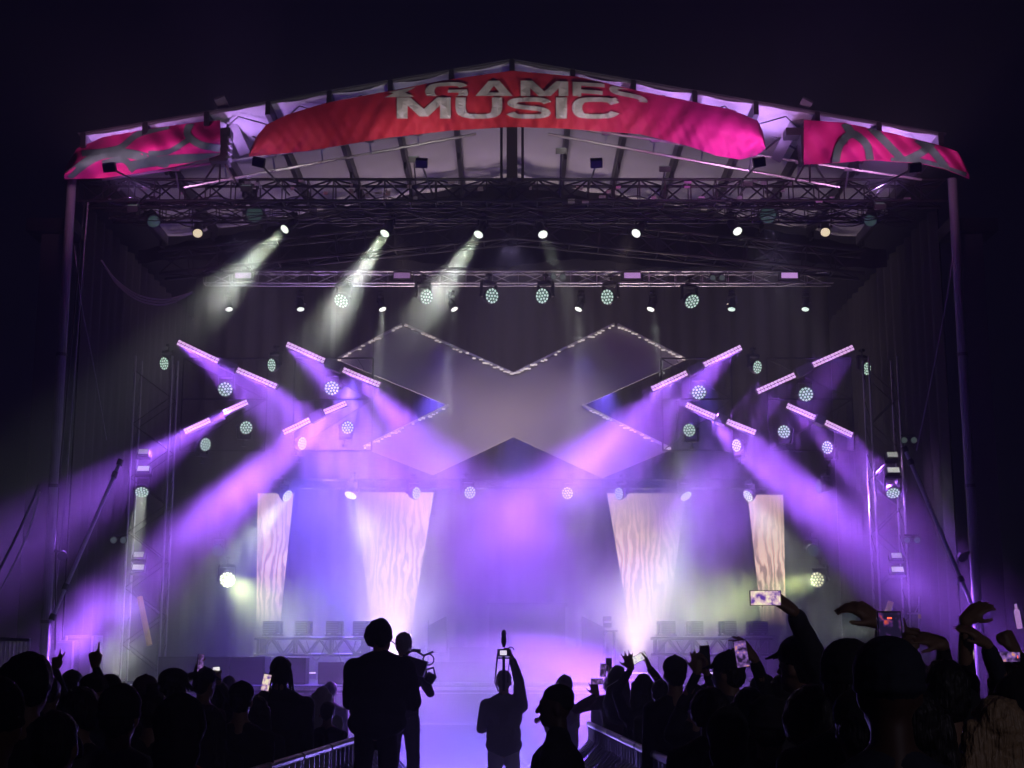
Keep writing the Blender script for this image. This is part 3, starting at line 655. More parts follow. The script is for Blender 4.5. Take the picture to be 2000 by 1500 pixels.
# box blinders on the side towers
def blinder(px, py, Y, w, h, label, name='blinder', lens=LENSG, group='blinders on the side towers', yaw=0, tilt=0):
    c = P(px, py, Y); t = thing(name, c - Vector((0, 0, h / 2)), label, 'stage light', group)
    M = Euler((tilt, 0, yaw)).to_matrix()
    MB().box(c + M @ Vector((0, .1, 0)), (w, .2, h), M).build('housing', HEADM, t)
    MB().box(c + M @ Vector((0, -.006, 0)), (w * .88, .012, h * .8), M).build('lens', lens, t)
    m = MB()
    for q in (-1, 1): m.box(c + M @ Vector((q * (w / 2 + .03), .1, -h * .15)), (.02, .06, h * .9), M)
    m.box(c + M @ Vector((0, .1, -h * .62)), (w + .08, .08, .025), M); m.build('bracket', DARKMETAL, t); return t
for px, py, s, lab in ((280, 882, .5, 'upper blinder on the left truss tower'), (280, 915, 1, 'bright-faced blinder just above the left low wash lamp'), (271, 1083, .5, 'dim blinder halfway down the left truss tower'), (270, 1108, .9, 'lowest blinder on the left truss tower'),
                       (1743, 888, .6, 'upper blinder on the right truss tower'), (1745, 918, 1, 'bright-faced blinder just above the right low wash lamp'), (1751, 1085, .6, 'dim blinder halfway down the right truss tower'), (1753, 1112, 1, 'lowest blinder on the right truss tower')):
    blinder(px, py, 29.1, .22 * (.8 + .4 * s), .14, lab, lens=mat('blinder_glow_%d' % int(s * 10), (.5, .5, .5), emit=(.85, .9, .75), es=.55 * s), tilt=-.5)
# strobes on the middle truss
for i, px in enumerate((475, 785, 1235, 1542)):
    g = (.28, .42, .75, .95)[i]
    blinder(px, 538, 30.75, .40, .15, '%s of the four flat pink-lit strobe panels counted from the left on the middle truss' % ORD[i], 'strobe_panel', mat('strobe_glow_%d' % i, (.3, .2, .35), emit=(.62, .32, .78), es=g), 'strobe panels on the middle truss')
# twin small lamps hanging on the middle truss and side towers
def twin(px, py, Y, lab):
    c = P(px, py, Y); t = thing('audience_light', c, lab, 'stage light', 'small twin lamps'); m = MB()
    for q in (-.1, .1): m.lathe(c + Vector((q, 0, 0)), (0, -1, 0), [(-.1, .04), (0, .07), (.02, .075)], 12)
    m.build('housing', HEADM, t); m = MB()
    for q in (-.1, .1): m.disc(c + Vector((q, -.024, 0)), (0, -1, 0), .06, 12)
    m.build('lens', LENSG, t); MB().box(c + Vector((0, .05, .1)), (.3, .05, .04)).build('bracket', DARKMETAL, t)
twin(1401, 543, 30.7, 'pair of small round lamps near the right end of the middle truss'); twin(1090, 541, 30.7, 'pair of small round lamps near the centre of the middle truss')
twin(1775, 860, 29.2, 'pair of dim lamps on the right truss tower above the brace'); twin(1781, 1055, 29.2, 'pair of dim lamps low beside the right truss tower'); twin(232, 1055, 29.2, 'pair of dim lamps low beside the left truss tower')
# LED bars
BARS = [((347, 668), (427, 706), (463, 722), (540, 755), (1010, 1130, 24), 1.0, 'upper violet bar of the outer left frame sloping down right'),
        ((560, 672), (634, 705), (670, 722), (742, 752), (1060, 1120, 24), .95, 'upper violet bar of the inner left frame with a wide violet beam'),
        ((483, 785), (436, 806), (410, 820), (360, 843), (-60, 1120, 24), .6, 'lower violet bar of the outer left frame sloping down left'),
        ((676, 787), (633, 805), (605, 820), (553, 845), (250, 1160, 27.5), 1.15, 'lower violet bar of the inner left frame sloping down left'),
        ((1273, 760), (1342, 728), (1375, 713), (1448, 678), (960, 1080, 24.5), .85, 'upper violet bar of the inner right frame with a beam across the X'),
        ((1479, 765), (1553, 732), (1588, 713), (1667, 678), (1330, 1060, 28), .35, 'upper violet bar of the outer right frame beside the right wing'),
        ((1340, 790), (1397, 815), (1420, 823), (1476, 845), (1730, 1090, 27.5), .9, 'lower violet bar of the inner right frame sloping down right'),
        ((1537, 792), (1592, 816), (1612, 825), (1665, 850), (1840, 1080, 27.5), .55, 'lower violet bar of the outer right frame sloping down right')]
for bi, (a, b, c, d, tg, pw, lab) in enumerate(BARS):
    Y = 31; A, B, C_, D = (P(*q, Y) for q in (a, b, c, d)); mid = (B + C_) / 2; ax = (D - A).normalized()
    t = thing('light_bar', mid, lab, 'stage light', 'violet light bars on the side frames')
    nrm = Vector((0, -1, 0)); dn = ax.cross(nrm); 
    if dn.z > 0: dn = -dn
    for p, q in ((A, B), (C_, D)):
        MB().bar(p + Vector((0, .07, 0)), q + Vector((0, .07, 0)), .12, .13).build('housing', HEADM, t)
        m = MB(); n = 11
        for i in range(n):
            c0 = p.lerp(q, (i + .08) / n); c1 = p.lerp(q, (i + .88) / n)
            for k in (-1, 1):
                o_ = dn * .032 * k + Vector((0, -.004, 0)); m.bar(c0 + o_, c1 + o_, .045, .02, up=(0, 1, 0))
        m.build('lens_row', LENSV, t)
        cc = (p + q) / 2; T = P(*tg) + (cc - mid) * 1.2
        lamp('AREA', 'beam', cc + Vector((0, -.04, 0)) + (T - cc).normalized() * .05, T, VIO, 210 * pw, t, shape='RECTANGLE', size=(q - p).length, size_y=.08, spread=R(14), xdir=ax)
    M = Matrix((ax, nrm.cross(ax), nrm)).transposed()
    MB().box(mid + Vector((0, .07, 0)), ((C_ - B).length * .8, .26, .2), Matrix((ax, Vector((0, 1, 0)), ax.cross(Vector((0, 1, 0))))).transposed()).build('control_box', mat('control_box_grey', (.10, .09, .11), .5), t)
# frames carrying bars and wash lamps
for x0, x1, lab in ((330, 545, 'outer left'), (548, 752, 'inner left'), (1268, 1455, 'inner right'), (1475, 1690, 'outer right')):
    Y = 31.45; t = thing('hanging_frame', P((x0 + x1) / 2, 800, Y), 'thin dark hanging frame carrying the %s bars and wash lamps' % lab, 'frame', 'hanging frames of the side lamps'); m = MB()
    zt = za - .3; xa, xb = P(x0 + 25, 800, Y).x, P(x1 - 25, 800, Y).x; z0 = P(x0, 700, Y).z; z1 = P(x0, 880, Y).z; zm = P(x0, 780, Y).z
    for x in (xa, xb): m.tube((x, Y, z1), (x, Y, z0), .02, 6); m.tube((x, Y, z0), (x, Y, zt), .006, 4)
    for z in (z0, zm, z1): m.tube((xa, Y, z), (xb, Y, z), .02, 6)
    m.tube((xa, Y, z1), (xb, Y, zm), .012, 5); m.tube((xa, Y, z0), (xb, Y, zm), .012, 5)
    m.build('tube', DARKMETAL, t)
    # control loops of cable
    m = MB(); rr = random.Random(x0)
    for k in range(3):
        xx = xa + (xb - xa) * (.2 + .3 * k); m.path([(xx, Y - .05, z0), (xx + .15, Y - .05, z0 - .25), (xx + .1, Y - .05, zm), (xx - .1, Y - .05, z1 + .1)], .008, 4)
    m.build('cable', BLACK, t)
# added floods, no such fixtures seen, that light the roof edge and banners
def flood(x, z, Y, tgt, col, pw, ang, lab, kind='SPOT'):
    c = Vector((x, Y, z)); d = (Vector(tgt) - c).normalized(); t = thing('added_flood', c, lab, 'added light', 'added small floods under the banners')
    s = d.cross(Vector((0, 1, 0))).normalized() if abs(d.y) < .95 else Vector((1, 0, 0)); u = s.cross(d); M = Matrix((s, d, u)).transposed()
    MB().box(c - d * .07, (.2, .1, .14), M).build('housing', HEADM, t)
    MB().box(c - d * .015, (.17, .008, .11), M).build('lens', LENSG, t)
    m = MB(); m.bar(c - d * .08, (x, 26.38, za - .1), .025); m.build('arm', DARKMETAL, t)
    lamp('SPOT', 'flood', c + d * .03, tgt, col, pw, t, spot_size=R(ang), spot_blend=.8, shadow_soft_size=.08)
WARM = (1, .86, .8)
for x, col, pw, lab in ((-4.2, WARM, 45, 'left end of the red banner'), (-1.5, WARM, 90, 'left half of the lettering'), (1.4, WARM, 95, 'right half of the lettering'), (4.1, (1, .45, .9), 190, 'magenta end of the red banner')):
    flood(x, za - .55, 23.2, (x * .95, 24.5, roofz(x) - .7), col, pw, 115, 'added small black flood lamp on an arm below the ' + lab)
flood(-6.6, za - .75, 22.9, (-6.7, 24.5, roofz(6.7) - .4), (1, .45, .9), 150, 110, 'added small black flood lamp on an arm below the left art banner')
flood(6.6, za - .75, 22.9, (6.5, 24.5, roofz(6.7) - .4), (1, .45, .9), 150, 110, 'added small black flood lamp on an arm below the right art banner')
for x, pw, lab in ((-6.9, 160, 'left end of the roof'), (-4.85, 150, 'roof panels left of the red banner'), (-1.8, 14, 'roof left of the ridge'), (.9, 18, 'roof right of the ridge'), (2.8, 190, 'roof above the lettering end'), (4.3, 200, 'roof above the magenta end'), (6.7, 260, 'right end of the roof')):
    flood(x, roofz(x) - 1.15, 25.5, (x, 25.0, roofz(x)), LAV if abs(x) > 2 else (.8, .75, .85), pw, 130, 'added small black flood lamp aimed straight up at the ' + lab)
# added fill washes without any fixture, brightening the haze and set
def fillwash(x, y, z, tgt, col, pw, ang, blend=1): lamp('SPOT', 'fill_wash', (x, y, z), tgt, col, pw, spot_size=R(ang), spot_blend=blend, shadow_soft_size=.15)
# ================================================================ added light that fills the air
for x, t, y, p in ((-3.8, -3.9, 27.5, 14000), (-1.8, -1.8, 26.0, 5500), (0.3, 0, 24.5, 5000), (2.2, 1.2, 26.0, 4500), (4.6, 3.2, 26.5, 1200)):
    fillwash(x, 34.0, 8.4, (t, y, .5), BLU, p * 1.7, 46)
# added battens, out of view on the pit ground, flood the smoke
for y, p, lab in ((24.3, 150, 'added long floor batten on the pit ground right before the ledge'), (22.6, 105, 'added long floor batten on the pit ground in the middle of the smoke'), (20.9, 60, 'added long floor batten on the pit ground nearest the cameraman')):
    t_ = thing('added_batten', (0, y, 0), lab, 'stage light', 'added floor battens in the pit')
    MB().box((.1, y, .04), (4.4, .16, .08)).build('housing', HEADM, t_); MB().box((.1, y, .088), (4.3, .1, .01)).build('lens', mat('batten_glow', (.3, .3, .5), emit=BLU, es=2), t_)
    lamp('AREA', 'batten_beam', (.1, y, .10), (.1, y - .5, 2.0), BLU, p, t_, shape='RECTANGLE', size=4.3, size_y=.12, xdir=(1, 0, 0))
t_ = thing('added_batten', (-.2, 20.2, 0), 'added short floor batten on the pit ground tilted down the aisle towards the audience', 'stage light', 'added floor battens in the pit')
MB().box((-.2, 20.24, .09), (2.0, .12, .16)).build('housing', HEADM, t_); MB().box((-.2, 20.174, .09), (1.9, .01, .12)).build('lens', bpy.data.materials['batten_glow'], t_)
lamp('AREA', 'batten_beam', (-.2, 20.15, .11), (-.2, 12, 1.3), (.34, .24, 1), 150, t_, shape='RECTANGLE', size=1.9, size_y=.12, xdir=(1, 0, 0))
for x, t, p in ((-5.5, -5.0, 60), (5.5, 5.0, 60), (0, 0, 120)):
    fillwash(x, 27.7, zb - .3, (t, 33, 5.5), (.46, .40, 1.0), p * 2.6, 75)
# added fill lamp behind the audience; lifts the near crowd and fair hair
lamp('SPOT', 'rear_fill', (7.5, -7, 6), (3.6, 5.5, 1.0), (.74, .66, .88), 400, spot_size=R(46), spot_blend=1, shadow_soft_size=.4)
for x in (-2.4, 2.4): fillwash(x, 28.0, zb - .3, (x * .3, 32.5, 6.3), (.95, .70, .68), 640, 44)
for x in (-5.2, 0, 5.2): fillwash(x, 27.6, zb - .3, (x * .9, 31.5, 1.5), (.52, .42, .80), 480, 84)
for x in (-1.6, 1.6): fillwash(x, 30.9, 8.6, (x * .4, 29.0, 1.8), BLU, 1100, 66)
# ================================================================ gear standing on and around the stage
def crate(name, cx, cy, Y, w, d, h, label, cat, group=None, mt=CASE, z=None, trim=True, yaw=0):
    c = P(cx, cy, Y); z0 = c.z - h / 2 if z is None else z; c = Vector((c.x, Y, z0 + h / 2)); t = thing(name, (c.x, Y, z0), label, cat, group, (0, 0, yaw))
    M = Euler((0, 0, yaw)).to_matrix()
    MB().box(c, (w, d, h), M).build('cabinet', mt, t, bevel=.01)
    m = MB(); m.box(c + M @ Vector((0, -d / 2 - .006, 0)), (w * .88, .012, h * .86), M); m.build('grille', mat('grille_dark', (.045, .045, .05), .5, bump=.5, bscale=200), t)
    if trim:
        for sx in (-1, 1):
            MB().box(c + M @ Vector((sx * (w / 2 - .03), -d / 2 - .02, 0)), (.035, .02, h * .98), M).build('corner_strip', ALU, t)
    return t
crate('subwoofer', 253, 1330, 25.6, .95, .7, .9, 'dark speaker box at the left end of the stage front', 'speaker', 'low speaker boxes along the stage front', z=.62)
crate('subwoofer', 302, 1330, 25.7, .42, .7, .9, 'narrow speaker box with a pale edge strip left of the long one', 'speaker', 'low speaker boxes along the stage front', z=.66)
crate('subwoofer', 385, 1330, 27.4, 1.3, .7, .5, 'long low speaker box behind the raised phones', 'speaker', 'low speaker boxes along the stage front', z=DZ + .003, trim=False)
crate('subwoofer', 480, 1330, 27.5, .8, .7, .5, 'long low speaker box left of the truss table foot', 'speaker', 'low speaker boxes along the stage front', z=DZ + .003, trim=False)
crate('monitor_wedge', 578, 1320, 27.3, .42, .5, .48, 'upright stage monitor just right of the left truss table foot', 'speaker', 'stage monitors', z=DZ + .003, trim=False)
crate('monitor_wedge', 650, 1320, 27.3, .48, .5, .40, 'low stage monitor under the left truss table', 'speaker', 'stage monitors', z=DZ + .003, trim=False)
crate('flight_case', 128, 1300, 28, .5, .6, .75, 'pale-edged flight case in the smoke by the left mast', 'case', 'flight cases at the left wing', mt=PAINTED, z=1.55)
crate('flight_case', 162, 1300, 28.3, .55, .6, .85, 'taller slatted flight case to the right of the one by the mast', 'case', 'flight cases at the left wing', mt=PAINTED, z=1.55)
for x in (128, 162): pass
# truss tables with four square blinders on each
def table(x0, x1, ytop, ybot, Y, lab, legs):
    A, B = P(x0, ytop, Y), P(x1, ytop, Y); C = P(x0, ybot, Y); h = A.z - C.z; zc = (A.z + C.z) / 2
    t = thing('truss_table', ((A.x + B.x) / 2, Y, DZ), lab, 'truss', 'truss tables on the stage'); m = MB(); r = .03
    for z in (A.z, C.z):
        for dy in (-h / 2, h / 2): m.tube((A.x, Y + dy, z), (B.x, Y + dy, z), r, 8)
    m.build('chord', DARKMETAL, t); m = MB(); n = 9
    for i in range(n + 1):
        x = A.x + (B.x - A.x) * (i + .3) / (n + .6)
        for dy in (-h / 2, h / 2):
            if i in (0, 3, 6, 9): m.bar((x, Y + dy, A.z), (x, Y + dy, C.z), .05)
            if i < n:
                x2 = A.x + (B.x - A.x) * (i + 1.3) / (n + .6); z1, z2 = (A.z, C.z) if i % 2 else (C.z, A.z)
                m.tube((x, Y + dy, z1), (x2, Y + dy, z2), .02, 6)
    m.build('lacing', DARKMETAL, t)
    for px in legs:
        x = P(px, ybot, Y).x; m = MB()
        m.box((x, Y, (A.z + DZ) / 2), (.13, .13, A.z - DZ)); m.box((x, Y, DZ + .02), (.5, .5, .03)); m.build('leg', DARKMETAL, t)
    m = MB(); rr = random.Random(x0)
    for i in range(3):
        xa = A.x + (B.x - A.x) * (.2 + .25 * i); xb = xa + .4; m.path([(xa + (xb - xa) * k / 10, Y - h / 2 - .06, A.z - .05 - (h + .1) * math.sin(math.pi * k / 10) * (.6 + .3 * i)) for k in range(11)], .012, 4)
    m.build('cable', BLACK, t)
    return A.z, Y
table(500, 726, 1247, 1279, 29.5, 'left truss table with four square lamps standing on it', (515, 712))
table(1272, 1506, 1247, 1279, 29.5, 'right truss table with four square lamps standing on it', (1292, 1490))
ztab = P(1000, 1245, 29.5).z + .03
def square_lamp(px, w, yaw, lab):
    c = P(px, 1228, 29.5); c.z = ztab + .17; t = thing('square_blinder', (c.x, 29.5, ztab), lab, 'stage light', 'square lamps on the truss tables'); M = Euler((0, 0, yaw)).to_matrix()
    MB().box(c, (w, .24, .24), M).build('housing', HEADM, t, bevel=.008)
    m = MB()
    for i in range(5): m.box(c + M @ Vector((0, -.13, -.09 + .045 * i)), (w * .9, .02, .012), M)
    m.build('cooling_fin', PAINTED, t)
    m = MB()
    for q in (-1, 1): m.box(c + M @ Vector((q * (w / 2 + .025), 0, -.04)), (.02, .05, .22), M)
    m.box((c.x, 29.5, ztab + .015), (w + .1, .12, .03), M); m.box((c.x, 29.5, ztab + .045), (.12, .12, .04), M); m.build('bracket', DARKMETAL, t)
    MB().box(c + M @ Vector((0, .126, 0)), (w * .86, .012, .2), M).build('lens', mat('blinder_back_glow', (.5, .4, .5), emit=(1, .8, .9), es=1.2), t)
for i, (px, w) in enumerate(((533, .33), (594, .27), (654, .28), (708, .32))): square_lamp(px, w, -.45 + .05 * i, '%s square lamp from the left on the left truss table' % ORD[i])
for i, (px, w) in enumerate(((1301, .31), (1357, .27), (1421, .28), (1479, .36))): square_lamp(px, w, .3 + .05 * i, '%s square lamp from the left on the right truss table' % ORD[i])
# added floor lights between the fabric columns: pink glow that backlights the smoke
def floorlight(px, py, Y, col, pw, lab, tgt):
    c = P(px, py, Y); t = thing('added_floor_light', (c.x, Y, DZ), lab, 'stage light', 'added floor lights behind the truss tables')
    MB().box((c.x, Y, DZ + .08), (.5, .3, .12)).build('housing', HEADM, t); MB().box((c.x, Y - .06, DZ + .15), (.42, .16, .02)).build('lens', mat('floor_glow', (.6, .5, .6), emit=(1, .75, .9), es=2), t)
    lamp('SPOT', 'floor_beam', (c.x, Y - .1, DZ + .25), tgt, col, pw, t, spot_size=R(105), spot_blend=1, shadow_soft_size=.3)
floorlight(770, 1235, 33.6, (1, .72, .78), 4600, 'added pink floor light hidden behind the left truss table', (P(765, 1150, 32).x, 34.2, 6))
floorlight(1245, 1240, 33.6, (1, .78, .72), 3000, 'added pink floor light hidden behind the right truss table', (P(1255, 1150, 32).x, 34.2, 6))
floorlight(600, 1245, 34.2, LAV, 1500, 'added violet floor light behind the middle of the left truss table', (P(600, 1150, 34).x, 34.6, 6))
floorlight(1400, 1245, 34.2, (1, .7, .85), 1300, 'added pink floor light behind the middle of the right truss table', (P(1400, 1150, 34).x, 34.6, 6))
floorlight(858, 1250, 32.6, PINK, 160, 'added small pink floor light beside the left steps', (P(850, 1150, 32).x, 32, 5))
floorlight(1190, 1250, 32.6, PINK, 120, 'added small pink floor light beside the right steps', (P(1195, 1150, 32).x, 32, 5))
# DJ riser with stepped wing panels
t = thing('performer_riser', P(1010, 1300, 31), 'stepped black riser with a table in the middle of the stage', 'riser')
m = MB(); xa, xb = P(835, 1300, 31).x, P(1222, 1300, 31).x
m.box(((xa + xb) / 2, 31.4, DZ + .2), (xb - xa, 2.2, .4)); m.build('base_step', DECK, t)
m = MB(); m.box(((xa + xb) / 2 + .05, 31.6, DZ + .55), ((xb - xa) * .8, 1.6, .3)); m.build('upper_step', DECK, t)
m = MB(); tx = P(1030, 1290, 31).x; m.box((tx, 31.4, DZ + .7 + .9), (1.7, .6, .06)); m.box((tx, 31.14, DZ + .7 + .45), (1.6, .04, .88)); m.build('table', CASE, t)
for (pts, lab) in (([(836, 1222), (872, 1203), (872, 1275), (836, 1275)], 'left'), ([(1136, 1203), (1178, 1224), (1178, 1280), (1195, 1280), (1195, 1300), (1100, 1300), (1100, 1275), (1136, 1275)], 'right')):
    w = thing('slanted_screen', P(pts[0][0], 1275, 30.4), 'slanted black screen panel with its scaffold back at the %s of the riser' % lab, 'panel', 'slanted panels of the riser')
    MB().prism([P(*p, 30.4) for p in pts], (0, .1, 0)).build('panel', CASE, w)
    m = MB(); sx = -1 if lab == 'left' else 1; x = P(836 if sx < 0 else 1180, 1240, 30.5).x
    for k in range(4): m.tube((x, 30.55, DZ + .35 + .2 * k), (x - sx * -.06 * (k % 2), 30.95, DZ + .6 + .2 * k), .012, 5)
    m.tube((x, 30.55, DZ), (x, 30.6, DZ + 1.25), .015, 6); m.build('scaffold', DARKMETAL, w)
t = thing('instrument_stand', P(1200, 1300, 30), 'slim pole stand with two small boxes left of the right truss table', 'stand')
sx_ = P(1200, 1300, 30).x; m = MB(); m.tube((sx_, 30, DZ), (sx_, 30, P(1200, 1232, 30).z), .03, 8); m.tube((sx_ - .2, 30, P(1200, 1232, 30).z), (sx_ + .08, 30, P(1200, 1232, 30).z), .018, 6)
for a in range(3): m.tube((sx_, 30, DZ + .3), (sx_ + .3 * math.cos(a * 2.1), 30 + .3 * math.sin(a * 2.1), DZ + .01), .015, 6)
m.build('tripod', DARKMETAL, t); 
for py in (1208, 1221): c = P(1186, py, 30); MB().box(c, (.17, .12, .09)).build('box', CASE, t, bevel=.015)
MB().lathe(P(1181, 1232, 30), (0, 0, -1), [(0, .04), (.06, .045), (.1, .01)], 10).build('hook', DARKMETAL, t)
t = thing('instrument_stand', P(1460, 1310, 28), 'small dark tripod leaning behind the raised hand at the right', 'stand')
c = P(1462, 1300, 28); m = MB(); m.tube(c + Vector((-.2, 0, -.35)), c + Vector((.12, 0, .15)), .014, 6); m.tube(c + Vector((.2, 0, -.3)), c + Vector((-.08, 0, .12)), .014, 6); m.build('tripod', DARKMETAL, t)
# yellow lit straps, roof cameras, side things
YEL = mat('yellow_tube_glow', (.55, .45, .10), .5, emit=(.6, .5, .15), es=.10)  # faint emission paints a lit look into the yellow poles
o = MB().tube(P(273, 1166, 28.5), P(292, 1260, 28.3), .055, 10).build('padded_pole', YEL); tag(o, 'yellow padded pole leaning in the smoke at the left of the stage', 'pole', 'yellow padded poles')
o = MB().tube(P(1740, 1175, 28.5), P(1733, 1197, 28.5), .06, 10).build('padded_pole', YEL); tag(o, 'short yellow padded pole at the right wing above the raised hands', 'pole', 'yellow padded poles')
t = thing('equipment_stand', P(1794, 1200, 28), 'thin upright stand with a crossbar at the right wing', 'stand'); m = MB()
m.tube(P(1795, 1165, 28), P(1795, 1290, 28), .015, 6); m.tube(P(1772, 1198, 28), P(1797, 1198, 28), .02, 6); m.tube(P(1786, 1198, 28), P(1795, 1180, 28), .012, 5); m.build('frame', ALU, t)
MB().tube(P(1796, 1200, 27.95), P(1796, 1208, 27.95), .03, 8).build('yellow_cap', YEL, t)
def roofcam(px, py, Y, lab, tri=True):
    c = P(px, py, Y); t = thing('roof_projector', P(px, 350, Y), lab, 'stage light', 'large units clamped to the roof edge')
    MB().box(c, (.34, .35, .5)).build('housing', HEADM, t, bevel=.02)
    MB().box(c + Vector((-.12, 0, .32)), (.62, .3, .14)).build('top_box', HEADM, t)
    m = MB()
    for i in range(4): m.box(c + Vector((.18, -.1, .18 - .12 * i)), (.06, .2, .05))
    m.build('cooling_fin', PAINTED, t)
    m = MB(); z = P(px, 356, Y).z
    for dx in (-.28, .0, .3): m.tube(c + Vector((dx * .2, 0, -.2)), (c.x + dx, Y + .1 * dx, z), .02, 6)
    m.build('tripod', HEADM, t); m = MB(); m.tube(c + Vector((.1, 0, .3)), c + Vector((.05, .3, .95)), .012, 5); m.build('safety_cable', HEADM, t)
roofcam(431, 295, 25.0, 'bulky dark projector box on legs between the left art banner and the red banner')
roofcam(1580, 295, 25.0, 'bulky dark projector box on legs between the magenta banner end and the right art banner')
# short cross-braced posts behind those units
for (a, b, lab) in (((428, 190), (478, 300), 'left'), ((1578, 195), (1515, 312), 'right')):
    t = thing('roof_strut', P(*b, 25.8), 'slanting grey strut running from the roof edge down by the %s projector box' % lab, 'strut', 'slanting roof struts')
    MB().bar(P(*a, 24.55), P(*b, 25.9), .2, .05, up=(0, 1, 0)).build('plate', mat('strut_dark', (.09, .09, .10), .5), t)
    m = MB(); m.tube(P(b[0] - 30, b[1] - 60, 25.9), P(b[0] + 40, b[1] - 20, 25.9), .02, 5); m.tube(P(b[0] - 20, b[1] - 20, 25.9), P(b[0] + 40, b[1] - 70, 25.9), .02, 5); m.build('cross_brace', DARKMETAL, t)
# side-mounted clamp lamps on the masts
for px, py, lab in ((122, 1085, 'small clamp lamp on the left mast'), (1880, 1088, 'small clamp lamp fixed inside the right mast')):
    c = P(px, py, 25.9); t = thing('clamp_lamp', c, lab, 'stage light', 'clamp lamps on the masts')
    m = MB(); m.lathe(c, (.2, -1, -.6), [(-.12, .05), (0, .09), (.02, .09)], 12); m.build('head', PAINTED, t)
    MB().bar(c + Vector((0, .08, .05)), Vector((math.copysign(8.16, c.x), 26, c.z + .1)), .05).build('arm', PAINTED, t)
t = thing('handset', P(1995, 1200, 9), 'lit violet bottle-shaped wand at the right edge of the picture', 'light wand')
MB().lathe(P(1992, 1228, 9), (-.12, 0, 1), [(0, .017), (.11, .017), (.12, .008), (.15, .008)], 12).build('tube', mat('wand_glow', (.4, .3, .5), emit=(.6, .3, .8), es=.6), t)
t.name = 'light_wand'
# ---------------------------------------------------------------- barriers
BAR = mat('barrier_alloy', (.60, .58, .64), .40, .15, var=.1)
def barrier(a, b, side, lab, grp='crowd barriers along the aisle', h=1.2):
    """a,b ground points of the panel, side = direction of the braces into the aisle"""
    a = Vector(a); b = Vector(b); d = (b - a).normalized(); L = (b - a).length; s = Vector((side, 0, 0)); s = (s - d * s.dot(d)).normalized()
    t = thing('crowd_barrier', (a + b) / 2, lab, 'barrier', grp); zz = Vector((0, 0, 1))
    m = MB(); m.tube(a + zz * h + d * .02, b + zz * h - d * .02, .032, 10); m.build('top_rail', BAR, t)
    m = MB(); m.box((a + b) / 2 + zz * .6 - s * .02, (.02, L * .97, h * .98), Matrix((s, d, zz)).transposed()); m.build('front_panel', mat('barrier_panel', (.10, .10, .11), .4, .5), t)
    m = MB(); n = max(2, int(L / .19))
    for i in range(n + 1):
        p = a + d * (.04 + (L - .08) * i / n); m.bar(p + zz * .02, p + zz * (h - .02), .03)
    m.build('upright', BAR, t)
    m = MB()
    for i in range(n):
        p = a + d * (.10 + (L - .14) * i / n); m.tube(p + zz * (h - .16), p + s * .95 + zz * .05, .012, 6)
    m.build('brace', BAR, t)
    m = MB(); m.box((a + b) / 2 + s * .5 + zz * .03, (1.0, L * .96, .03), Matrix((s, d, zz)).transposed()); m.build('tread_plate', BAR, t)
nm = ['nearest', 'second', 'third', 'fourth', 'fifth', 'sixth', 'seventh', 'eighth', 'ninth', 'farthest']
def xl(y): return -1.74 + .066 * (y - 9.9)
def xr(y): return 1.14 - .04 * (y - 11.6)
for i in range(6):
    y0 = 9.3 + i * 1.15; barrier((xl(y0), y0, 0), (xl(y0 + 1.12), y0 + 1.12, 0), 1, '%s alloy barrier panel of the left side of the aisle' % nm[i])
for i in range(8):
    y0 = 8.4 + i * 1.15; barrier((xr(y0), y0, 0), (xr(y0 + 1.12), y0 + 1.12, 0), -1, '%s alloy barrier panel of the right side of the aisle' % nm[i])
t = thing('barred_fence', P(25, 1290, 20), 'tall fence of upright bars at the far left edge', 'fence'); m = MB(); A, B = P(-60, 1247, 20), P(58, 1250, 20)
m.bar(A, B, .05); m.bar((A.x, 20, .1), (B.x, 20, .1), .05); m.build('rail', ALU, t); m = MB()
for i in range(16): x = A.x + (B.x - A.x) * i / 15; m.tube((x, 20, .1), (x, 20, A.z), .014, 5)
m.build('bar', ALU, t)
t = thing('aisle_riser', (-1.0, 13.8, 0), 'low black riser in the aisle carrying the two standing men', 'riser')
MB().box((-.98, 13.8, .38), (.86, 4.6, .06)).build('top', DECK, t); m = MB()
for y in (11.6, 13.8, 16.0):
    for x in (-1.36, -.6): m.box((x, y, .175), (.06, .06, .35))
m.build('leg', DARKMETAL, t)
t = thing('front_ledge', (.2, 25.1, 0), 'low black ledge with a pale edge across the pit before the stage', 'ledge')
MB().box((.3, 25.2, .44), (7, .8, .88)).build('body', SKIRT, t); MB().box((.3, 24.79, .90), (7, .03, .035)).build('edge_trim', bpy.data.materials['edge_trim_metal'], t)
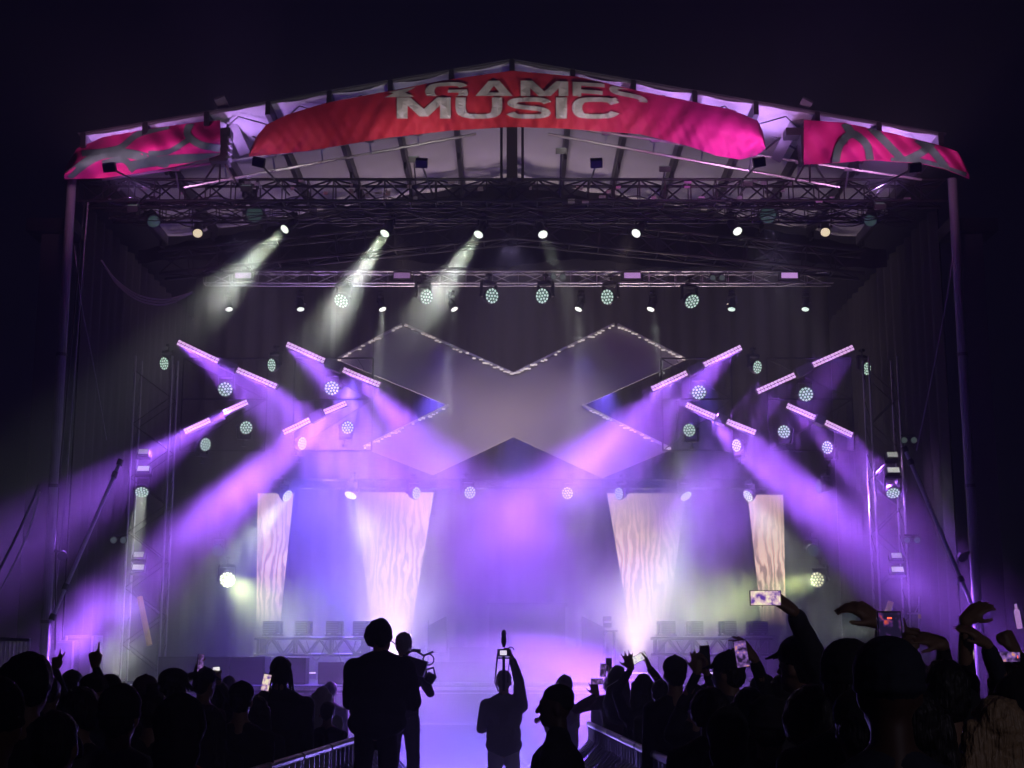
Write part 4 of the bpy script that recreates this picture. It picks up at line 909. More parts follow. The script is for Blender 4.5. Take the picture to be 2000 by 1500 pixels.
# ================================================================ people
def ellipsoid(c, r, M=None, nu=14, nv=9):
    vs = []; fs = []; c = Vector(c)
    for j in range(nv + 1):
        ph = math.pi * j / nv
        for i in range(nu):
            a = 2 * math.pi * i / nu; v = Vector((math.sin(ph) * math.cos(a) * r[0], math.sin(ph) * math.sin(a) * r[1], math.cos(ph) * r[2]))
            if j in (0, nv): v = Vector((1e-4 * math.cos(a), 1e-4 * math.sin(a), math.copysign(r[2], math.cos(ph))))
            vs.append(c + (M @ v if M else v))
    for j in range(nv):
        for i in range(nu): fs.append((j * nu + i, j * nu + (i + 1) % nu, (j + 1) * nu + (i + 1) % nu, (j + 1) * nu + i))
    fs += [list(range(nu))[::-1], list(range(nv * nu, nv * nu + nu))]
    return vs, fs
def capsule(a, b, ra, rb, n=10, sq=1.0, sqd=None):
    """tapered limb with round ends; sq flattens it along sqd"""
    a = Vector(a); b = Vector(b); d = b - a; L = d.length; d = d.normalized() if L > 1e-6 else Vector((0, 0, 1))
    x = d.orthogonal().normalized() if sqd is None else (Vector(sqd) - d * d.dot(Vector(sqd))).normalized(); y = d.cross(x); pts = []
    for t in (-1, -.8, -.45): pts.append((a + d * ra * t, ra * math.sqrt(max(.0004, 1 - t * t))))
    pts.append((a, ra)); pts.append((b, rb))
    for t in (.45, .8, 1): pts.append((b + d * rb * t, rb * math.sqrt(max(.0004, 1 - t * t))))
    vs = []; fs = []
    for p, r in pts:
        for i in range(n):
            t = 2 * math.pi * i / n; vs.append(p + x * math.cos(t) * r * sq + y * math.sin(t) * r)
    for j in range(len(pts) - 1):
        for i in range(n): fs.append((j * n + i, j * n + (i + 1) % n, (j + 1) * n + (i + 1) % n, (j + 1) * n + i))
    fs += [list(range(n))[::-1], list(range((len(pts) - 1) * n, len(pts) * n))]
    return vs, fs
def fuse(name, prims, voxel, material, parent=None, origin=None, smooth=2, noise=0, nscale=.15, seed=0):
    m = MB()
    for p in prims: m.add(*p)
    me = bpy.data.meshes.new('tmp'); me.from_pydata([v for v in m.v], [], m.f); me.update()
    bm = bmesh.new(); bm.from_mesh(me); bmesh.ops.recalc_face_normals(bm, faces=bm.faces); bm.to_mesh(me); bm.free()
    o = bpy.data.objects.new('tmp', me); COL.objects.link(o)
    r = o.modifiers.new('r', 'REMESH'); r.mode = 'VOXEL'; r.voxel_size = voxel; r.use_smooth_shade = True
    s = o.modifiers.new('s', 'SMOOTH'); s.factor = .5; s.iterations = smooth
    if noise:
        tx = bpy.data.textures.new('n', 'CLOUDS'); tx.noise_scale = nscale; tx.noise_depth = 2
        dm = o.modifiers.new('d', 'DISPLACE'); dm.texture = tx; dm.strength = noise; dm.mid_level = .5; dm.texture_coords = 'GLOBAL'
    bpy.context.view_layer.update(); out = bpy.data.meshes.new_from_object(o.evaluated_get(bpy.context.evaluated_depsgraph_get()))
    bpy.data.objects.remove(o); bpy.data.meshes.remove(me)
    org = Vector(origin) if origin is not None else parent_world(parent).translation
    out.transform(Matrix.Translation(-org)); out.name = name
    out.materials.clear(); out.materials.append(material)
    ob = bpy.data.objects.new(name, out); COL.objects.link(ob)
    if parent: ob.parent = parent
    else: ob.location = org
    return ob
SKIN = {'dark': mat('skin_dark', (.09, .045, .03), .5), 'mid': mat('skin_mid', (.30, .17, .11), .5), 'pale': mat('skin_pale', (.48, .31, .24), .5)}
def cl(name, c, r=.85): return mat('cloth_' + name, c, r, bump=.4, bscale=25, scale=3)
CL = {'black': cl('black', (.018, .018, .022)), 'navy': cl('navy', (.025, .028, .05)), 'char': cl('charcoal', (.045, .045, .05)), 'grey': cl('grey', (.16, .16, .17)),
      'lgrey': cl('light_grey', (.34, .33, .35)), 'red': cl('red', (.40, .02, .02)), 'olive': cl('olive', (.05, .055, .035)), 'plum': cl('plum', (.08, .03, .06)),
      'tan': cl('tan', (.40, .33, .27)), 'white': cl('white', (.55, .54, .55)), 'denim': cl('denim', (.05, .07, .12))}
HAIR = {'black': mat('hair_black', (.012, .010, .010), .5, bump=.6, bscale=90), 'brown': mat('hair_brown', (.06, .03, .018), .5, bump=.6, bscale=90), 'blond': mat('hair_blond', (.42, .28, .15), .45, bump=.8, bscale=70),
        'grey': mat('hair_grey', (.35, .30, .28), .6, bump=.5, bscale=90)}
CURL = {'open': [(.08, .12, .1)] * 4, 'relaxed': [(.25, .35, .25)] * 4, 'fist': [(1.35, 1.5, .9)] * 4, 'v': [(.03, .05, .03), (.03, .05, .03), (1.4, 1.5, .9), (1.4, 1.5, .9)],
        'point': [(.05, .08, .05), (1.3, 1.5, .9), (1.4, 1.5, .9), (1.4, 1.5, .9)], 'grip': [(.55, .7, .5)] * 4, 'droop': [(.35, .45, .3), (.4, .5, .3), (.45, .5, .35), (.5, .5, .35)], 'pinch': [(.9, .6, .3), (.3, .4, .3), (.2, .35, .2), (.15, .3, .2)]}
SPREAD = {'open': .22, 'v': .2, 'pinch': .12}
def hand(wr, f, n, side, pose, k=1.0, fr=1.0):
    """wr wrist, f towards the fingers, n where the palm faces, side=+1 thumb on f x n"""
    f = f.normalized(); n = (n - f * f.dot(n)).normalized(); s = f.cross(n) * side; pr = []
    W = .083 * k; pl = .092 * k
    for q, l in ((-.5, .92), (-.18, 1), (.16, 1), (.46, .96)):
        pr.append(capsule(wr + s * q * W * .45, wr + f * pl * l + s * q * W * .85, .019 * k, .0145 * k))
    pr.append(capsule(wr + f * .02 * k, wr + f * pl * .75, .024 * k, .022 * k, sq=1.3, sqd=s))
    pr.append(capsule(wr + f * .02 * k + s * W * .3 + n * .006, wr + f * .05 * k + s * W * .5 + n * .01, .018 * k, .016 * k))
    Ls = [.074, .083, .078, .062]; qs = [.46, .16, -.18, -.5]; sp = SPREAD.get(pose, .05)
    for i in range(4):
        c = CURL[pose][i]; p = wr + f * pl * (.98 if i in (1, 2) else .93) + s * qs[i] * W * .9; a = 0
        sd = sp * (1.3 - i) * (1.6 if pose == 'v' and i < 2 else 1)
        base = (f * math.cos(sd) + s * math.sin(sd)).normalized(); seg = (.46, .30, .24); r = .0098 * k * fr * (1, 1.02, .98, .88)[i]
        for j in range(3):
            a += c[j]; d = (base * math.cos(a) + n * math.sin(a)).normalized(); e = p + d * Ls[i] * k * seg[j]
            pr.append(capsule(p, e, r * (1 - .07 * j), r * (1 - .07 * (j + 1)), 8)); p = e
    tp = wr + f * .035 * k + s * W * .48; fold = pose in ('fist', 'v', 'point')
    if pose == 'grip': d1 = (f * .75 + s * .35 + n * .55).normalized(); d2 = (f * .75 - s * .1 + n * .5).normalized()
    elif fold: d1 = (f * .7 + s * .1 + n * .6).normalized(); d2 = (f * .35 - s * .7 + n * .35).normalized()
    elif pose == 'pinch': d1 = (f * .7 + s * .35 + n * .6).normalized(); d2 = (f * .85 + n * .5).normalized()
    else: d1 = (f * .62 + s * .7 + n * .25).normalized(); d2 = (f * .85 + s * .4 + n * .2).normalized()
    p = tp + d1 * .042 * k; pr.append(capsule(tp, p, .0135 * k, .0115 * k, 8)); pr.append(capsule(p, p + d2 * .034 * k, .0112 * k, .0092 * k, 8))
    return pr
def person(px, py, Y, label, yaw=0, skin='mid', top='black', legs='black', hair='short', hairc='black', hat=None, hatc='black', arms=(None, None), k=None, ground=0.0, bulk=0.0, head_tilt=(0, 0), head_yaw=0, sleeve='long', vox=None, extra=0.0, lean=(0, 0), group='people in the crowd', fr=1.0, hs=1.0):
    """(px, py) = top of the head in the photograph at distance Y; arms = per side (px, py, Y of wrist, hand pose, finger dir, palm normal, elbow hint)"""
    T = P(px, py, Y); Hh = T.z - ground - extra; K = Hh / 1.76
    root = Vector((T.x - lean[0], Y - lean[1], ground))
    cy_, sy_ = math.cos(yaw), math.sin(yaw); FX = Vector((cy_, sy_, 0)); FY = Vector((-sy_, cy_, 0)); U = Vector((0, 0, 1)); B = Matrix((FX, FY, U)).transposed()
    def L(x, y, z):
        zz = z / 1.76; return root + FX * x * K + FY * y * K + U * z * K + Vector((lean[0], lean[1], 0)) * zz
    def E(x, y, z, rx, ry, rz): return ellipsoid(L(x, y, z), (rx * K, ry * K, rz * K), B)
    def Cp(a, b, ra, rb, sq=1, sqd=None): return capsule(a, b, ra * K, rb * K, 12, sq, sqd)
    HM = B @ Euler((head_tilt[0], head_tilt[1], head_yaw)).to_matrix(); hb = L(0, .005, 1.50)
    def Hd(x, y, z): return hb + HM @ Vector((x, y, z - 1.50)) * K
    def HE(x, y, z, rx, ry, rz): return ellipsoid(Hd(x, y, z), (rx * K, ry * K, rz * K), HM)
    body = [HE(0, .0, 1.655, .076, .094, .102), HE(0, .025, 1.60, .062, .068, .075), HE(0, .055, 1.555, .035, .035, .028), HE(-.077, -.005, 1.63, .012, .022, .032), HE(.077, -.005, 1.63, .012, .022, .032),
            capsule(Hd(0, .088, 1.66), Hd(0, .112, 1.618), .010 * K, .015 * K), HE(0, .083, 1.675, .05, .018, .012), HE(0, .090, 1.585, .024, .014, .006), HE(0, .088, 1.575, .022, .014, .007),
            HE(-.035, .078, 1.645, .015, .014, .009), HE(.035, .078, 1.645, .015, .014, .009),
            Cp(L(0, -.012, 1.42), Hd(0, -.012, 1.58), .060, .054)]
    shx = .180 + bulk * .25; tors = [E(0, 0, 1.27, .165, .108, .19), E(0, 0, 1.07, .145, .10, .17), E(0, -.005, .94, .16, .115, .12), Cp(L(-shx + .03, 0, 1.375), L(shx - .03, 0, 1.375), .060, .060)]
    for s in (-1, 1): tors.append(Cp(L(s * .02, -.01, 1.48), L(s * (shx - .03), 0, 1.385), .046, .055))
    body += tors
    tb = bulk + .014
    topp = [E(0, 0, 1.27, .165 + tb, .108 + tb, .19), E(0, 0, 1.08, .15 + tb, .10 + tb, .18), E(0, -.005, .97, .158 + tb, .112 + tb, .14), Cp(L(-shx + .03, 0, 1.37), L(shx - .03, 0, 1.37), .062 + tb * .6, .062 + tb * .6)]
    for s in (-1, 1): topp.append(Cp(L(s * .02, -.01, 1.465), L(s * (shx - .03), 0, 1.385), .052 + tb * .4, .06 + tb * .4))
    for i, s in enumerate((-1, 1)):
        sh = L(s * shx, 0, 1.385); A = arms[i]; ua, fa = .285 * K, .255 * K
        if A is None: A = ('rest',)
        if A[0] == 'rest':
            wr = L(s * (shx + .05), .05, .86); hint = Vector((0, -1, 0)); hp, fd, pn = 'relaxed', Vector((0, 0, -1)), -FX * s
        elif A[0] == 'front':      # both hands at the chest, elbows bent
            wr = L(s * .08, .30, 1.22 if len(A) < 2 else A[1]); hint = FX * s * .6 - U; hp, fd, pn = 'grip', FY + U * .4 - FX * s * .3, -FX * s
        else:
            wr = P(A[0], A[1], A[2]); hp = A[3]; fd = Vector(A[4]); pn = Vector(A[5]); hint = Vector(A[6]) if len(A) > 6 else FX * s
        dv = wr - sh; D = dv.length
        if D > (ua + fa) * .995:
            if A[0] not in ('rest', 'front') and D > (ua + fa) * 1.04: print('ARM SHORT', label, i, round(D, 2), round(ua + fa, 2))
            q = min(1.22, D / (ua + fa) * 1.005); ua *= q; fa *= q
            if D > (ua + fa) * .995: wr = sh + dv.normalized() * (ua + fa) * .995; dv = wr - sh; D = dv.length
        ax = dv.normalized(); t = (ua * ua - fa * fa + D * D) / (2 * D); h = math.sqrt(max(0, ua * ua - t * t)); hv = hint - ax * hint.dot(ax); hv = hv.normalized() if hv.length > 1e-3 else FX * s
        el = sh + ax * t + hv * h
        body += [Cp(sh, el, .047, .036), Cp(el, el.lerp(wr, .35), .037, .039), Cp(el.lerp(wr, .35), wr, .039, .025), Cp(el.lerp(wr, .85), wr, .026, .024)]
        body += hand(wr, fd, pn, -s, hp, K * hs, fr)
        if sleeve == 'long': topp += [Cp(sh, el, .058 + tb * .5, .046 + bulk * .4), Cp(el, el.lerp(wr, .88), .047 + bulk * .4, .034 + bulk * .25)]
        else: topp += [Cp(sh, sh.lerp(el, .62), .062, .058)]
    leg = []
    for s in (-1, 1):
        hip = L(s * .09, 0, .90); kn = L(s * .11, .02, .49); an = L(s * .12, -.01, .09)
        body += [Cp(hip, kn, .075, .05), Cp(kn, an, .05, .035), capsule(an, an + (FY * .14 - U * .04) * K, .035 * K, .03 * K)]
        leg += [Cp(hip, kn, .092, .068), Cp(kn, an, .068, .055)]
    leg += [E(0, -.005, .94, .165, .12, .11)]
    far = Y > 11; vx = vox or (.0095 if (arms[0] or arms[1]) and not far else .012 if (arms[0] or arms[1]) else .016)
    ob = fuse('person', body, vx * max(.9, K), SKIN[skin], None, root, 1 if vx < .013 else 2)
    tag(ob, label, 'person', group)
    fuse('jacket' if sleeve == 'long' else 't_shirt', topp, .016, CL[top], ob, smooth=3, noise=.022, nscale=.12)
    fuse('trousers', leg, .018, CL[legs], ob, smooth=3, noise=.02, nscale=.12)
    for s in (-1, 1):
        a = L(s * .12, -.05, .045); m = MB(); m.add(*capsule(a, a + FY * .19 * K, .05 * K, .042 * K, 10)); q = m.build('shoe', CL['black'], ob, smooth=True)
    if hair:
        hp_ = [HE(0, -.016, 1.678, .087, .094, .098), HE(0, -.045, 1.64, .078, .06, .085)]
        if hair == 'big': hp_ = [HE(0, -.02, 1.685, .105, .108, .108), HE(-.05, -.04, 1.66, .07, .08, .1), HE(.05, -.04, 1.66, .07, .08, .1)]
        if hair == 'bun': hp_.append(HE(0, -.03, 1.785, .04, .04, .035))
        if hair == 'long':
            for q in (-.075, -.04, 0, .04, .075): hp_.append(capsule(Hd(q, -.045, 1.66), Hd(q * 1.5, -.075, 1.34), .04 * K, .032 * K))
        if hair == 'verylong':
            for q in (-.12, -.08, -.04, 0, .04, .08, .12): hp_ += [capsule(Hd(q * .7, -.045, 1.66), Hd(q * 1.3, -.09, 1.35), .042 * K, .05 * K), capsule(Hd(q * 1.3, -.09, 1.35), Hd(q * 1.45, -.10, 1.10), .045 * K, .022 * K)]
        if hair == 'shoulder':
            for q in (-.08, -.04, 0, .04, .08): hp_.append(capsule(Hd(q, -.035, 1.66), Hd(q * 1.25, -.04, 1.46), .042 * K, .036 * K))
        if hair == 'braids':
            for j in range(9):
                a = -1.9 + 3.8 * j / 8; hp_.append(capsule(Hd(.075 * math.sin(a), -.07 * math.cos(a), 1.66), Hd(.11 * math.sin(a), -.08 * math.cos(a) + .01, 1.50 - .02 * (j % 3)), .014 * K, .009 * K))
        if not (hat in ('hood',)): fuse('hair', hp_, .011 if far else .009, HAIR[hairc], ob, smooth=1, noise=.02 if hair != 'verylong' else .03, nscale=.035)
    if hat == 'cap' or hat == 'backcap':
        q = 1 if hat == 'cap' else -1
        hp_ = [HE(0, -.008, 1.70, .093, .108, .083)]
        for w in (-.05, -.025, 0, .025, .05): hp_.append(capsule(Hd(w, q * .085, 1.695), Hd(w * .9, q * (.175 - abs(w) * .5), 1.675), .010 * K, .007 * K))
        hp_.append(HE(0, -.008, 1.785, .01, .01, .008)); fuse('cap', hp_, .009, CL[hatc], ob, smooth=1)
    if hat == 'skullcap': fuse('skull_cap', [HE(0, -.018, 1.705, .082, .098, .075), HE(0, -.045, 1.67, .078, .066, .06)], .009, CL[hatc], ob, smooth=1)
    if hat == 'bucket': fuse('bucket_hat', [HE(0, -.005, 1.72, .098, .112, .07)] + [capsule(Hd(.105 * math.cos(a), .12 * math.sin(a), 1.675), Hd(.135 * math.cos(a), .155 * math.sin(a), 1.645), .01 * K, .009 * K) for a in [i * math.pi / 12 for i in range(24)]] + [HE(0, -.005, 1.685, .112, .125, .02)], .009, CL[hatc], ob, smooth=1)
    if hat == 'brimhat': fuse('brimmed_hat', [HE(0, -.005, 1.735, .092, .11, .065), HE(0, 0, 1.69, .19, .20, .014)], .009, CL[hatc], ob, smooth=1)
    if hat == 'beanie': fuse('beanie', [HE(0, -.012, 1.695, .093, .108, .095), HE(0, -.012, 1.655, .097, .11, .028)], .010, CL[hatc], ob, smooth=1, noise=.008, nscale=.02)
    if hat == 'hood': fuse('hood', [HE(0, -.028, 1.665, .105, .115, .125), HE(0, -.05, 1.56, .10, .09, .09), HE(0, -.06, 1.45, .13, .08, .07)], .011, CL[hatc], ob, smooth=2, noise=.015, nscale=.06)
    if hat == 'headset':
        m = MB(); pts = [Hd(.103 * math.cos(a), -.005, 1.66 + .13 * math.sin(a)) for a in [math.pi * i / 12 for i in range(13)]]; m.path(pts, .011 * K, 6)
        for s in (-1, 1): m.lathe(Hd(s * .082, -.005, 1.645), HM @ Vector((s, 0, 0)), [(-.01, .034 * K), (.02, .036 * K), (.03, .028 * K)], 14)
        m.path([Hd(.09, .01, 1.62), Hd(.09, .07, 1.59), Hd(.06, .12, 1.575)], .005 * K, 5); m.build('headset', HEADM, ob)
    return ob
def strands(m):
    nt = m.node_tree; tc = [n for n in nt.nodes if n.type == 'TEX_COORD'][0]; mp = nt.nodes.new('ShaderNodeMapping'); mp.inputs['Scale'].default_value = (1, 1, .07)
    nt.links.new(tc.outputs['Object'], mp.inputs[0])
    for n in nt.nodes:
        if n.type == 'TEX_NOISE':
            nt.links.new(mp.outputs[0], n.inputs['Vector'])
            if n.inputs['Scale'].default_value < 20: n.inputs['Scale'].default_value = 70
for h_ in HAIR.values(): strands(h_)
SCR = []
def phone_mat(style, seed):
    m = bpy.data.materials.new('phone_picture'); m.use_nodes = True; nt = m.node_tree; b = nt.nodes['Principled BSDF']; b.inputs['Base Color'].default_value = (.01, .01, .01, 1); b.inputs['Roughness'].default_value = .15
    tc = nt.nodes.new('ShaderNodeTexCoord'); mp = nt.nodes.new('ShaderNodeMapping'); mp.inputs['Location'].default_value = (seed, seed, seed)
    n = nt.nodes.new('ShaderNodeTexNoise'); n.inputs['Scale'].default_value = 32; n.inputs['Detail'].default_value = 2; nt.links.new(tc.outputs['Object'], mp.inputs[0]); nt.links.new(mp.outputs[0], n.inputs[0])
    cr = nt.nodes.new('ShaderNodeValToRGB'); e = cr.color_ramp.elements
    st = {'bright': [(.35, (.12, .04, .35)), (.5, (.75, .5, .6)), (.62, (.95, .85, .6))], 'dim': [(.4, (.02, .01, .04)), (.6, (.25, .12, .45)), (.7, (.7, .3, .2))], 'red': [(.50, (.012, .008, .03)), (.60, (.06, .02, .12)), (.70, (.6, .08, .05))], 'white': [(.3, (.6, .5, .7)), (.5, (.95, .9, .95)), (.7, (1, .95, .85))]}[style]
    while len(e) < 3: e.new(.5)
    for el, (p, c) in zip(e, st): el.position = p; el.color = (*c, 1)
    nt.links.new(n.outputs[0], cr.inputs[0]); nt.links.new(cr.outputs[0], b.inputs['Emission Color']); b.inputs['Emission Strength'].default_value = 1
    return m
PHB = mat('phone_shell', (.02, .02, .022), .25)
def phone(px, py, Y, label, roll=0, style='bright', yaw=0, tilt=0, s=1.0, back=False, rec=False):
    """roll 0 = upright, 90 = landscape; screen towards the camera unless back"""
    c = P(px, py, Y); M = Euler((R(tilt), R(roll), R(yaw))).to_matrix(); t = thing('phone', c, label, 'phone', 'phones held up in the crowd')
    w, h = .074 * s, .154 * s
    MB().box(c, (w, .009, h), M).build('case', PHB, t, bevel=.003)
    q = 1 if back else -1
    MB().box(c + M @ Vector((0, q * .0052, 0)), (w * .92, .001, h * .94), M).build('screen', phone_mat(style, px * .01) , t)
    m = MB()
    for dz in (.0, .022): m.lathe(c + M @ Vector((w * .25, -q * .0045, h * .38 - dz)), M @ Vector((0, -q, 0)), [(0, .009), (.002, .008)], 10)
    m.build('camera_lens', mat('lens_glass', (.02, .02, .03), .05), t)
    if rec: MB().box(c + M @ Vector((0, q * .0064, h * .36)), (.014, .001, .005), M).build('red_dot', mat('rec_glow', (.8, .05, .03), emit=(1, .12, .06), es=1.6), t)
    return t
# ---------------------------------------------------------------- who stands where
UPV = (0, 0, 1); BK = (0, 1, 0); TC = (0, -1, 0)
# left crowd
person(-12, 1338, 4.5, 'person with a smooth dark beanie cut off by the left edge, very near', hat='beanie', hair=None, top='char', yaw=.1)
person(60, 1287, 7.0, 'tall person with thick dark hair, the largest head at the left', hair='big', top='black', head_yaw=-.3, skin='mid')
person(100, 1327, 13.0, 'person making a V sign with a raised hand behind the largest head', hair='short', top='navy', arms=(None, (108, 1306, 13.2, 'v', (.1, 0, 1), BK, (.6, 0, -1))), fr=1.25)
person(141, 1313, 13.6, 'person in a greenish cap between the V sign and the pointing hand', hat='cap', hatc='olive', top='char', hair='short')
person(181, 1321, 11.0, 'person in a black cap pointing one finger up', hat='cap', hatc='black', hair=None, top='navy', arms=(None, (186, 1300, 11.2, 'point', (-.12, 0, 1), (.3, 1, 0), (.5, 0, -1))), fr=1.2)
person(216, 1323, 12.0, 'person in a flat dark beanie right of the pointing hand', hat='beanie', hair=None, top='black')
person(285, 1323, 12.0, 'person in a plum cap below the narrow speaker box', hat='cap', hatc='plum', top='plum', yaw=-.5, hair='short')
person(339, 1313, 10.0, 'person in a dark bucket hat left of the arm with the phone', hat='bucket', hatc='char', top='black', hair='short')
person(357, 1366, 6.0, 'person in a black hood with a red sleeve at the lower left', hat='hood', hatc='black', top='red', hair=None, bulk=.02, yaw=-.2)
person(400, 1308, 13.0, 'person in a cap holding a black phone high with a bent left arm', hat='cap', hatc='navy', top='plum', yaw=-.6, hair='short', arms=((383, 1316, 13.0, 'grip', (.15, 0, 1), (1, .3, 0), (-1, 0, -.5)), None), fr=1.15)
phone(391, 1295, 12.95, 'black phone held high above the cap, its back to the left', roll=4, yaw=60, style='dim')
person(432, 1336, 14.5, 'person holding a bright upright phone with both hands raised', hair='long', top='char', arms=((419, 1335, 14.2, 'grip', (.1, 0, 1), (1, .2, 0), (-.6, 0, -1)), (428, 1334, 14.2, 'grip', (-.1, 0, 1), (-1, .2, 0), (1, 0, -1))))
phone(423, 1317, 14.2, 'bright phone held upright right of the cap', style='white', roll=-4, s=.95)
person(448, 1322, 17.0, 'small distant person right of the bright upright phone', hair='short', top='char')
person(472, 1336, 10.6, 'person in a flat-topped dark cap left of the broad-shouldered man', hat='backcap', hatc='black', top='black', hair='short')
person(549, 1285, 13.0, 'broad-shouldered man with braids sticking out, holding a tilted phone', hair='braids', top='black', bulk=.045, arms=((522, 1352, 12.8, 'grip', (0, 0, 1), (1, .2, 0), (-1, 0, -1)), None))
phone(520, 1333, 12.75, 'tilted phone with a pale picture left of the broad-shouldered man', style='bright', roll=10, s=.95)
person(630, 1342, 16.0, 'fair-haired person beside the coat of the headset man', hair='shoulder', hairc='grey', top='lgrey')
person(646, 1333, 18.5, 'distant person half hidden behind the coat of the headset man', hair='short', top='lgrey')
person(236, 1347, 6.6, 'person in a grey jacket with wide shoulders at the lower left', hair='short', top='grey', bulk=.03, hat='beanie')
person(14, 1306, 9.5, 'short-haired person at the left edge beyond the nearest head', hair='short', top='plum')
person(160, 1352, 8.0, 'dark-haired person behind the grey jacket', hair='big', top='black')
person(300, 1352, 8.6, 'person with tied hair between the bucket hat and the grey jacket', hair='bun', top='black')
person(505, 1362, 12.0, 'short person with long hair right of the flat-topped cap', hair='long', top='navy')
person(590, 1368, 13.5, 'short person right of the broad-shouldered man', hair='shoulder', top='black')
person(415, 1385, 10.2, 'long-haired short person right of the red sleeve', hair='long', top='black')
person(640, 1372, 15.0, 'short person standing by the barrier under the headset man', hair='short', top='navy')
person(110, 1395, 5.4, 'short person at the bottom left in front of the largest head', hair='short', top='black')
# aisle
person(746, 1216, 12.5, 'big man with a headset and long dark coat standing high at the aisle', hat='headset', hair='big', top='black', legs='black', ground=.41, bulk=.075, yaw=-.15, head_yaw=-.5, lean=(.06, 0), arms=(('front', 1.15), ('front', 1.15)), group='men standing in the aisle')
person(789, 1237, 15.5, 'slim man with close-cropped hair holding a camera rig beside the big man', hair='short', hairc='grey', top='black', legs='char', ground=.41, skin='pale', yaw=-.25, arms=(('front', 1.2), ('front', 1.3)), group='men standing in the aisle')
person(984, 1311, 17.0, 'grey-haired cameraman in a loose shirt lifting a camera with his right arm', hair='short', hairc='grey', top='grey', legs='white', skin='pale', bulk=.035, sleeve='long', arms=(('front', 1.2), (1000, 1285, 16.9, 'grip', (-.35, 0, .9), (-1, .2, 0), (1, 0, -.2))), vox=.011, group='men standing in the aisle')
person(1101, 1320, 17.0, 'man in a pale tee shirt looking left with a forearm held out', hair='short', hairc='brown', top='lgrey', legs='char', skin='pale', yaw=.75, head_yaw=.3, sleeve='short', arms=((1062, 1406, 16.6, 'fist', (-1, .1, .1), (0, 0, -1), (0, 0, -1)), None), vox=.011, group='men standing in the aisle')
person(1086, 1342, 9.0, 'man in a black cap and hoodie seen in profile facing left', hat='skullcap', hair=None, top='black', yaw=1.45, head_yaw=.12, bulk=.045, skin='dark', vox=.0085, lean=(-.02, 0), group='men standing in the aisle')
# right crowd
person(1206, 1302, 17.0, 'person with a rucksack and one bent arm at the right side of the aisle', hair='long', top='plum', arms=((1164, 1358, 16.9, 'open', (-.2, 0, 1), BK, (-1, 0, -.6)), None), fr=1.1, bulk=.02)
phone(1166, 1331, 16.7, 'landscape phone above the splayed hand by the aisle', roll=90, style='dim', s=.9)
phone(1178, 1309, 17.6, 'upright phone just above the landscape one by the aisle', roll=4, style='dim', s=1.0)
person(1190, 1322, 19.0, 'person raising a black phone at the corner of the right barrier', hair='short', top='black', arms=(None, (1190, 1318, 18.9, 'grip', (0, 0, 1), (-1, 0, 0), (1, 0, -1))))
phone(1189, 1298, 18.9, 'black phone raised highest at the corner of the right barrier', back=True, s=1.1)
person(1256, 1318, 14.5, 'person lifting both hands with a shining phone between them', hair='shoulder', top='black', arms=((1232, 1306, 14.3, 'open', (-.25, 0, 1), BK, (-1, 0, -1)), (1268, 1303, 14.3, 'pinch', (-.35, 0, 1), (-1, .2, 0), (1, 0, -.6))), fr=1.15)
phone(1248, 1285, 14.3, 'shining phone tilted between two raised hands', roll=62, style='white', s=1.0)
person(1318, 1286, 12.0, 'person in a backwards cap left of the splayed hand', hat='backcap', hatc='char', hair='short', top='black')
person(1356, 1338, 11.2, 'person raising a splayed hand beside a dark phone', hair='short', top='black', arms=((1362, 1312, 11.0, 'open', (0, 0, 1), BK, (-.6, 0, -1)), (1379, 1314, 11.0, 'grip', (0, 0, 1), (-1, 0, 0), (1, 0, -.8))), fr=1.15)
phone(1377, 1281, 11.0, 'dark upright phone beside the splayed hand', back=True, roll=-3)
person(1423, 1278, 10.0, 'man in a dark cap with its brim to the left and a bulky jacket', hat='cap', hatc='black', hair='short', top='char', yaw=.9, bulk=.03)
person(1528, 1322, 8.6, 'person stretching an arm up to the left with a dark phone', hair='short', top='black', arms=((1473, 1285, 8.4, 'pinch', (-.6, 0, .75), (-.5, .4, -.3), (1, 0, -.2)), None), fr=1.1, hs=1.0)
phone(1448, 1277, 8.3, 'dark phone hanging from the diagonal raised hand', style='dim', roll=-8)
person(1563, 1248, 7.5, 'large man in a cap holding a wide phone high with his right arm', hat='cap', hatc='black', hair='short', top='char', yaw=.75, bulk=.03, extra=0, arms=(None, (1549, 1190, 7.2, 'grip', (-.75, 0, .55), (-.45, .45, -.6), (1, 0, -.3))), vox=.0095, hs=1.05)
phone(1495, 1168, 7.15, 'wide lit phone held highest over the crowd', roll=90, style='bright', rec=False)
person(1655, 1263, 5.4, 'person with a rounded dark cap right of the large man', hat='beanie', hair='short', top='navy', skin='dark')
person(1732, 1263, 4.3, 'person in a smooth wide beanie just below the red-lit phone', hair=None, hat='beanie', hatc='navy', top='navy', skin='dark')
phone(1738, 1243, 4.55, 'upright phone with a red-lit picture above the wide beanie', style='red', rec=True, s=1.0, tilt=0)
person(1842, 1296, 5.6, 'person stretching the biggest bare arm with a drooping hand to the left', hair='short', top='navy', arms=((1722, 1216, 5.4, 'droop', (-.82, .1, .55), (-.35, .5, -.6), (1, 0, -.1)), None), sleeve='long', vox=.008, hs=.98)
person(1795, 1300, 9.0, 'person whose single raised finger shows above the crowd', hair='short', top='black', arms=((1784, 1262, 9.0, 'point', (-.05, 0, 1), BK, (-.5, 0, -1)), None), fr=1.1)
person(1872, 1306, 7.2, 'person with a flat raised hand pointing left', hair='short', top='black', arms=((1842, 1256, 7.0, 'open', (-1, .1, .25), (-.1, .6, -.8), (1, 0, 0)), None), hs=1.0)
person(1836, 1302, 7.8, 'person with a thin bare arm reaching up to the right', hair='short', top='black', arms=(None, (1884, 1212, 7.6, 'relaxed', (.75, 0, .6), (.2, .6, -.7), (-1, 0, -.1))), hs=1.0)
